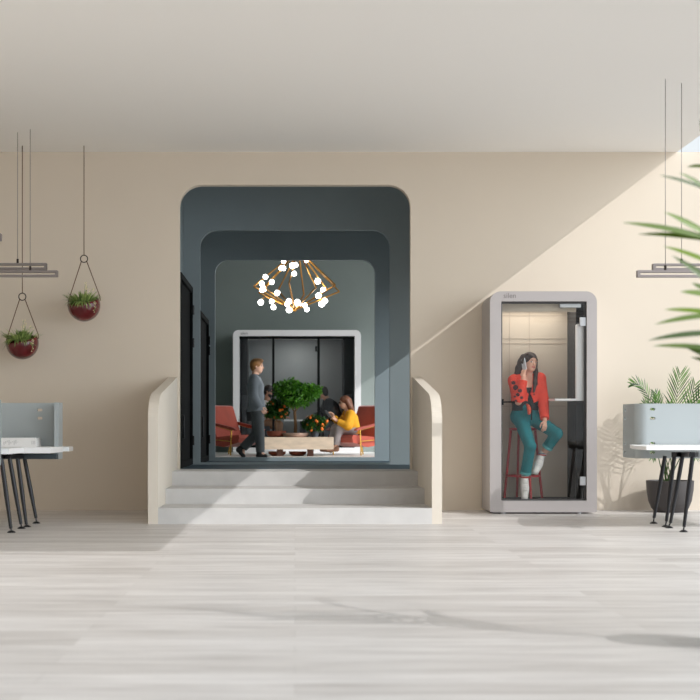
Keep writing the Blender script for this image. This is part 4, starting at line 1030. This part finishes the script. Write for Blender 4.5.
# ------------------------------------------------------------------ man walking through the portal
s = 63.0; y0 = yof(s)
def W_(px, py, dy=0.0): v = P(px, py, s); v.y = y0 + dy; return v
def man_walk():
    H = .232; hc = W_(257.2, 366.3, .0); ff = Vector((1, -.10, -.05)); fu = Vector((.03, 0, 1))
    g = 1.0
    hn, hf = W_(257.6, 411, -.07), W_(257.2, 411, .08)
    sn, sf = W_(254.2, 379.5, -.155), W_(255.6, 379.8, .155)
    nk = W_(255.4, 375.5, 0)
    en, wn = W_(253.8, 396, -.20), W_(260.4, 408.5, -.17)
    ef, wf = W_(255.2, 397, .20), W_(252.4, 409, .17)
    kn1, an1 = W_(259.6, 433, -.06), W_(260.5, 452.5, -.05)      # front leg
    kn2, an2 = W_(256.6, 434, .07), W_(242.4, 448.3, .06)        # rear leg
    t = thing('person', 'fair-haired man in a grey suit walking to the right in front of the stone table', 'person', (hn.x, y0, ZP))
    hp, rg = head_prims(hc, ff, fu, H)
    body = hp + [cap(nk - Vector((0, 0, .06)), hc - Vector((.03, 0, .06)), .058, .052, .02)] + torso_prims(hn, hf, sn, sf, .095, .09, .10, .055)
    body += [cap(sn, en, .05, .04), cap(en, wn, .037, .027), cap(sf, ef, .05, .04), cap(ef, wf, .037, .027), cap(hn, kn1, .08, .055), cap(kn1, an1, .052, .036), cap(hf, kn2, .08, .055), cap(kn2, an2, .052, .036)]
    toe1, toe2 = W_(265.5, 456.0, -.05), W_(243.4, 456.2, .06)
    body += [cap(an1, toe1, .034, .024), cap(an2, toe2, .034, .024)]
    body += hand_prims(wn, Vector((.7, .25, -.6)), Vector((.1, 1, .1)), 1, .95, .5, .05, .6) + hand_prims(wf, Vector((-.08, .0, -1)), Vector((.6, -.6, 0)), -1, .95, .8, .05, .7)
    sdf_obj('body', body, [skin('light_skin', rgb(226, 178, 152)), M['eyew'], M['iris'], M['brow'], M['lips_m']], t, .006, .02, regions=rg)
    hz, hs, (r, f, u) = hair_cap(hc, ff, fu, H)
    hz.append(ell(hc + u * .40 * H + f * .16 * H, [tuple(r), tuple(f), tuple(u)], (.26 * H, .25 * H, .14 * H), .02))
    sdf_obj('hair', hz, mat('ginger_blond_hair', rgb(150, 104, 58), .6, vary=.2, vscale=40), t, .006, .015, sub=hs)
    suit = mat('grey_suit_wool', rgb(128, 134, 140), .85, vary=.08, vscale=12, bump=.08, bscale=70)
    jt = torso_prims(hn, hf, sn, sf, .115, .098, .108, .062)
    jk = jt + [cap(lerp(hn, sn, .2), hn - Vector((0, 0, .02)), .11, .125, .04), cap(lerp(hf, sf, .2), hf - Vector((.03, 0, .02)), .11, .125, .04),
               cap(sn, en, .06, .054, .02), cap(en, lerp(en, wn, .9), .053, .043, .02, 'b'), cap(sf, ef, .06, .054, .02), cap(ef, lerp(ef, wf, .9), .053, .043, .02, 'b'), cap(hn, hf, .1, .1, .05)]
    vcut = [cap(W_(261.3, 376, 0), W_(263.5, 392, 0), .05, .02), cap(nk - Vector((0, 0, .02)), nk + Vector((0, 0, .1)), .066, .07), cap(W_(266.4, 403, 0), W_(263.5, 420, 0), .03, .07)]
    j = sdf_obj('jacket', jk, suit, t, .007, .02, grow=.012, sub=vcut, cuts=[((X(258, s), 0, Z(411.0, s)), (.10, 0, -1))])
    col = B()
    for sy in (-1, 1): tube(col, [W_(253.0, 375.2, .02 * sy), W_(256.5, 376.2, .075 * sy), W_(260.6, 381, .06 * sy), W_(263, 391, .025 * sy)], [.018, .022, .024, .008], 8)
    obj('lapel', col, suit, j, smooth=True)
    sdf_obj('shirt', torso_prims(hn, hf, sn, sf, .095, .09, .10, .055) + [cap(nk - Vector((0, 0, .05)), nk + Vector((.012, 0, .02)), .06, .058, .02, 'b')], mat('charcoal_shirt', rgb(44, 46, 52), .8), t, .008, .02, grow=.006)
    tr = [cap(hn, hf, .1, .1, .04), cap(hn + Vector((0, 0, .1)), hn, .09, .1, .04), cap(hf + Vector((0, 0, .1)), hf, .09, .1, .04), cap(hn, kn1, .092, .074), cap(kn1, lerp(kn1, an1, .98), .074, .064, .02, 'b'), cap(hf, kn2, .092, .074), cap(kn2, lerp(kn2, an2, .97), .074, .064, .02, 'b')]
    sdf_obj('trousers', tr, mat('slate_trousers', rgb(84, 88, 90), .85, vary=.06, vscale=14), t, .007, .02, grow=.006)
    blk = mat('black_leather_shoe', rgb(20, 19, 19), .4)
    sdf_obj('shoe', [cap(an1 + Vector((-.01, 0, .02)), W_(259.4, 455.3, -.05), .05, .04, .02), cap(W_(258.6, 455.6, -.05), toe1, .042, .034, .03)], blk, t, .006, .02, cuts=[((0, 0, ZP + .002), (0, 0, -1))])
    sdf_obj('shoe', [cap(an2 + Vector((.01, 0, .02)), W_(239.0, 449.5, .06), .05, .042, .02), cap(W_(238.8, 449.8, .06), toe2, .045, .035, .03)], blk, t, .006, .02, cuts=[((0, 0, ZP + .002), (0, 0, -1))])
    return wf
wf = man_walk()
fo = thing('document_case', 'flat dark grey case carried at the far side of the walking man', 'case', W_(250, 416, .20))
bm = B(); prism(bm, [(X(244.3, s), Z(409.5, s)), (X(255, s), Z(409.5, s)), (X(255, s), Z(421, s)), (X(247.2, s), Z(421, s))], y0 + .215, y0 + .245)
obj('case_body', bm, mat('dark_grey_leather', rgb(62, 64, 66), .7), fo, bevel=.006)
bm = B(); tube(bm, [W_(250, 409.6, .23), W_(250.3, 407.8, .23), W_(253, 407.8, .23), W_(253.4, 409.6, .23)], .006, 6); obj('case_handle', bm, M['black'], fo, smooth=True)

# ------------------------------------------------------------------ woman in mustard in the armchair
s = 58.3; y0 = yof(58) - .10
def woman_seat():
    H = .215; hc = W_(344.6, 402.4, 0); ff = Vector((-1, -.28, -.22)); fu = Vector((-.12, 0, 1))
    hn, hf = W_(353.5, 430, -.08), W_(353.8, 430, .09)
    sn, sf = W_(350.6, 414.5, -.14), W_(347.0, 414, .15)
    nk = W_(347.6, 411, 0)
    en, wn = W_(347.5, 426.0, -.20), W_(336.6, 421.0, -.15)
    ef, wf = W_(341, 424.5, .18), W_(333.6, 417, .0)
    k1, a1 = W_(339.6, 427.5, -.10), W_(335.8, 446.5, -.12)
    k2, a2 = W_(335.6, 428.5, .06), W_(330.3, 447.5, .04)
    t = thing('person', 'woman in a mustard sweater sitting in the red armchair, looking at her phone', 'person', (hn.x, y0, ZP))
    hp, rg = head_prims(hc, ff, fu, H, True)
    trunk = torso_prims(hn, hf, sn, sf, .10, .085, .09, .045)
    body = hp + [cap(nk - Vector((-.02, 0, .05)), hc - Vector((-.02, 0, .05)), .048, .045, .02)] + trunk
    body += [cap(sn, en, .044, .036), cap(en, wn, .034, .024), cap(sf, ef, .044, .036), cap(ef, wf, .034, .024), cap(hn, k1, .08, .055), cap(k1, a1, .05, .034), cap(hf, k2, .08, .055), cap(k2, a2, .05, .034)]
    to1, to2 = a1 + Vector((-.15, -.03, -.055)), a2 + Vector((-.15, -.03, -.045))
    body += [cap(a1, to1, .032, .024), cap(a2, to2, .032, .024)]
    body += hand_prims(wn, Vector((-.75, .25, .62)), Vector((-.4, .5, -.4)), -1, .9, .7, .05, .8) + hand_prims(wf, Vector((-.62, -.1, .72)), Vector((-.4, -.6, -.1)), 1, .9, .6, .05, .8)
    sdf_obj('body', body, [skin('warm_skin', rgb(224, 174, 146)), M['eyew'], M['iris'], M['brow'], M['lips']], t, .006, .018, regions=rg)
    hz, hs, (r, f, u) = hair_cap(hc, ff, fu, H)
    st = []
    for sy in (-1, 1): st += [cap(hc + u * .1 * H + r * sy * .3 * H - f * .12 * H, hc - u * .45 * H + r * sy * .28 * H - f * .30 * H, .045, .05, .02), cap(hc - u * .45 * H + r * sy * .28 * H - f * .3 * H, hc - u * .95 * H + r * sy * .3 * H - f * .50 * H, .048, .02, .02)]
    st.append(cap(hc - f * .3 * H, hc - u * .85 * H - f * .5 * H, .07, .04, .03))
    sdf_obj('hair', hz + st, mat('auburn_hair', rgb(112, 68, 46), .5, vary=.25, vscale=30, stretch=(3, 3, .5)), t, .006, .015, sub=hs[:1])
    must = mat('mustard_knit', rgb(222, 158, 36), .9, vary=.08, vscale=16, bump=.3, bscale=70)
    kn = torso_prims(hn, hf, sn, sf, .115, .10, .10, .055) + [cap(sn, en, .062, .066, .02), cap(en, lerp(en, wn, .88), .062, .042, .02, 'b'), cap(sf, ef, .062, .066, .02), cap(ef, lerp(ef, wf, .88), .062, .042, .02, 'b')]
    sdf_obj('sweater', kn, must, t, .007, .02, grow=.01, sub=[cap(nk + Vector((-.03, 0, -.05)), nk + Vector((0, 0, .12)), .06, .07)], cuts=[((0, 0, Z(434, s)), (0, 0, -1))])
    gr = mat('pale_grey_trousers', rgb(168, 160, 160), .85, vary=.06, vscale=14)
    sdf_obj('trousers', [cap(hn, hf, .1, .1, .04), cap(hn, k1, .098, .076), cap(k1, lerp(k1, a1, .92), .076, .056, .02, 'b'), cap(hf, k2, .098, .076), cap(k2, lerp(k2, a2, .92), .076, .056, .02, 'b')], gr, t, .007, .02, grow=.004)
    for a, b in ((a1, to1), (a2, to2)): sdf_obj('shoe', [cap(a + Vector((.015, 0, -.01)), a + Vector((.015, 0, -.045)), .042, .04, .02), cap(a + Vector((0, 0, -.045)), b, .04, .032, .03)], mat('tan_shoe', rgb(150, 110, 86), .5), t, .006, .02)
    gl = B()
    for sy in (-1, 1):
        e = hc + f * .40 * H + r * sy * .16 * H + u * .015 * H
        tube(gl, [e + (r * math.cos(a) * .105 + u * math.sin(a) * .09) * H for a in [2 * PI * q / 14 for q in range(14)]], .004, 5, closed=True)
        tube(gl, [e + r * sy * .105 * H, hc + r * sy * .37 * H + u * .03 * H], .003, 5)
    obj('glasses', gl, M['black'], t, smooth=True)
    p = W_(327.9, 413.8, -.04); ph = thing('phone', 'dark phone in the hands of the woman in the mustard sweater', 'phone', p)
    bm = B(); prism(bm, rrect(-.036, .036, -.075, .075, .01, 4), -.005, .005, 'x')
    Mx = Matrix.Translation(p) @ Matrix.Rotation(math.radians(28), 4, 'Z') @ Matrix.Rotation(math.radians(-38), 4, 'Y')
    for v in bm.verts: v.co = Mx @ v.co
    obj('phone_body', bm, mat('dark_phone', rgb(40, 42, 48), .3), ph)
woman_seat()

# ------------------------------------------------------------------ two men inside the meeting booth
s = 53.0; y0 = 11.33
def man_glasses():
    H = .225; hc = W_(269.2, 391.5, 0); ff = Vector((.9, -.45, -.12)); fu = Vector((.06, 0, 1))
    hn, hf = W_(258, 424, -.09), W_(258, 424, .09); sn, sf = W_(264.6, 404.5, -.17), W_(265, 404.5, .17); nk = W_(267, 400.5, 0)
    en, wn = W_(267.5, 417.5, -.22), W_(279.8, 417.0, -.14); ef, wf = W_(270, 418, .2), W_(283, 417.5, .1)
    k1, a1 = W_(279, 424.5, -.1), W_(278.5, 444, -.1); k2, a2 = W_(278, 425, .1), W_(281, 444, .1)
    t = thing('person', 'bearded man in glasses and a pale shirt seated in the meeting booth', 'person', (hn.x, y0, fzM))
    hp, rg = head_prims(hc, ff, fu, H)
    r, f, u = axes3(ff, fu); A = [tuple(r), tuple(f), tuple(u)]
    trunk = torso_prims(hn, hf, sn, sf, .10, .092, .10, .055)
    body = hp + [cap(nk - Vector((.01, 0, .05)), hc - Vector((.02, 0, .05)), .056, .052, .02)] + trunk
    body += [cap(sn, en, .048, .04), cap(en, wn, .037, .027), cap(sf, ef, .048, .04), cap(ef, wf, .037, .027), cap(hn, k1, .08, .056), cap(k1, a1, .052, .036), cap(hf, k2, .08, .056), cap(k2, a2, .052, .036), cap(a1, a1 + Vector((.16, 0, -.05)), .034, .026), cap(a2, a2 + Vector((.16, 0, -.05)), .034, .026)]
    body += hand_prims(wn, Vector((1, .25, .1)), Vector((0, .2, -1)), 1, .95, .45, .05, .6) + hand_prims(wf, Vector((1, -.3, .1)), Vector((0, -.2, -1)), -1, .95, .45, .05, .6)
    sdf_obj('body', body, [skin('tan_skin', rgb(206, 152, 124)), M['eyew'], M['iris'], M['brow'], M['lips_m']], t, .007, .02, regions=rg)
    hz, hs, _ = hair_cap(hc, ff, fu, H); dk = mat('near_black_hair', rgb(38, 28, 24), .6, vary=.2, vscale=40)
    sdf_obj('hair', hz, dk, t, .007, .015, sub=hs)
    sdf_obj('beard', [ell(hc - u * .30 * H + f * .12 * H, A, (.27 * H, .26 * H, .22 * H)), ell(hc - u * .16 * H + f * .10 * H, A, (.285 * H, .20 * H, .22 * H), .02)], dk, t, .006, .015, sub=[ell(hc + f * .42 * H - u * .235 * H, A, (.11 * H, .14 * H, .045 * H))], cuts=[(hc - u * .14 * H, u * 1.0 + f * .25)])
    sh = torso_prims(hn, hf, sn, sf, .11, .102, .108, .06) + [cap(sn, lerp(sn, en, .8), .062, .06, .02, 'b'), cap(sf, lerp(sf, ef, .8), .062, .06, .02, 'b')]
    sdf_obj('shirt', sh, mat('pale_check_shirt', rgb(206, 198, 192), .85, vary=.12, vscale=40), t, .008, .02, grow=.01, sub=[cap(nk + Vector((.03, 0, -.06)), nk + Vector((.02, 0, .1)), .06, .07)], cuts=[((0, 0, Z(424, s)), (0, 0, -1))])
    sdf_obj('trousers', [cap(hn, hf, .1, .1, .04), cap(hn, k1, .095, .072), cap(k1, lerp(k1, a1, .95), .072, .06, .02, 'b'), cap(hf, k2, .095, .072), cap(k2, lerp(k2, a2, .95), .072, .06, .02, 'b')], mat('brown_chinos', rgb(142, 104, 78), .85), t, .008, .02, grow=.004)
    gl = B()
    for sy in (-1, 1):
        e = hc + f * .40 * H + r * sy * .17 * H + u * .02 * H
        tube(gl, [e + (r * math.cos(a) * .12 + u * math.sin(a) * .10) * H for a in [2 * PI * q / 14 for q in range(14)]], .007, 6, closed=True)
        tube(gl, [e + r * sy * .12 * H, hc + r * sy * .37 * H + u * .04 * H], .005, 5)
    tube(gl, [hc + f * .43 * H - r * .05 * H + u * .03 * H, hc + f * .43 * H + r * .05 * H + u * .03 * H], .005, 5)
    obj('glasses', gl, M['black'], t, smooth=True)
    for a in (a1, a2): sdf_obj('shoe', [cap(a + Vector((-.02, 0, -.03)), a + Vector((.17, 0, -.05)), .045, .036, .02)], M['black'], t, .008, .02)
def man_dark():
    H = .225; hc = W_(322.6, 392.8, -.02); ff = Vector((-.95, .25, -.30)); fu = Vector((-.3, 0, 1))
    hn, hf = W_(338.5, 424, -.09), W_(338.5, 424, .09); sn, sf = W_(329.5, 403, -.18), W_(327.5, 402, .16); nk = W_(326.5, 399.5, 0)
    en, wn = W_(325.5, 416, -.2), W_(314.5, 416.8, -.1); ef, wf = W_(321, 414.5, .2), W_(313, 416.5, .08)
    k1, a1 = W_(320, 426, -.1), W_(321, 444, -.1); k2, a2 = W_(321, 426, .1), W_(318, 444, .1)
    t = thing('person', 'dark-haired man in a black jacket leaning over the meeting booth table', 'person', (hn.x, y0, fzM))
    hp, rg = head_prims(hc, ff, fu, H)
    trunk = torso_prims(hn, hf, sn, sf, .10, .10, .11, .06)
    body = hp + [cap(nk - Vector((-.05, 0, .05)), hc - Vector((-.03, 0, .05)), .058, .052, .02)] + trunk
    body += [cap(sn, en, .048, .04), cap(en, wn, .037, .027), cap(sf, ef, .048, .04), cap(ef, wf, .037, .027), cap(hn, k1, .08, .056), cap(k1, a1, .052, .036), cap(hf, k2, .08, .056), cap(k2, a2, .052, .036), cap(a1, a1 + Vector((-.16, 0, -.05)), .034, .026), cap(a2, a2 + Vector((-.16, 0, -.05)), .034, .026)]
    body += hand_prims(wn, Vector((-1, .2, .12)), Vector((0, .2, -1)), -1, .95, .45, .05, .6) + hand_prims(wf, Vector((-1, -.2, .12)), Vector((0, -.2, -1)), 1, .95, .45, .05, .6)
    sdf_obj('body', body, [skin('mid_skin', rgb(208, 156, 130)), M['eyew'], M['iris'], M['brow'], M['lips_m']], t, .007, .02, regions=rg)
    hz, hs, _ = hair_cap(hc, ff, fu, H)
    sdf_obj('hair', hz, mat('black_hair', rgb(28, 22, 20), .6), t, .007, .015, sub=hs)
    jk = torso_prims(hn, hf, sn, sf, .12, .115, .125, .068) + [cap(sn, en, .064, .058, .02), cap(en, lerp(en, wn, .9), .056, .044, .02, 'b'), cap(sf, ef, .064, .058, .02), cap(ef, lerp(ef, wf, .9), .056, .044, .02, 'b')]
    sdf_obj('jacket', jk, mat('black_wool', rgb(26, 27, 31), .85), t, .008, .02, grow=.012, sub=[cap(nk + Vector((-.04, 0, -.06)), nk + Vector((-.02, 0, .1)), .058, .07)], cuts=[((0, 0, Z(427, s)), (0, 0, -1))])
    sdf_obj('trousers', [cap(hn, hf, .1, .1, .04), cap(hn, k1, .095, .072), cap(k1, lerp(k1, a1, .95), .072, .06, .02, 'b'), cap(hf, k2, .095, .072), cap(k2, lerp(k2, a2, .95), .072, .06, .02, 'b')], mat('grey_wool_trousers', rgb(96, 98, 100), .85), t, .008, .02, grow=.004)
    for a in (a1, a2): sdf_obj('shoe', [cap(a + Vector((.02, 0, -.03)), a + Vector((-.17, 0, -.05)), .045, .036, .02)], M['black'], t, .008, .02)
man_glasses(); man_dark()
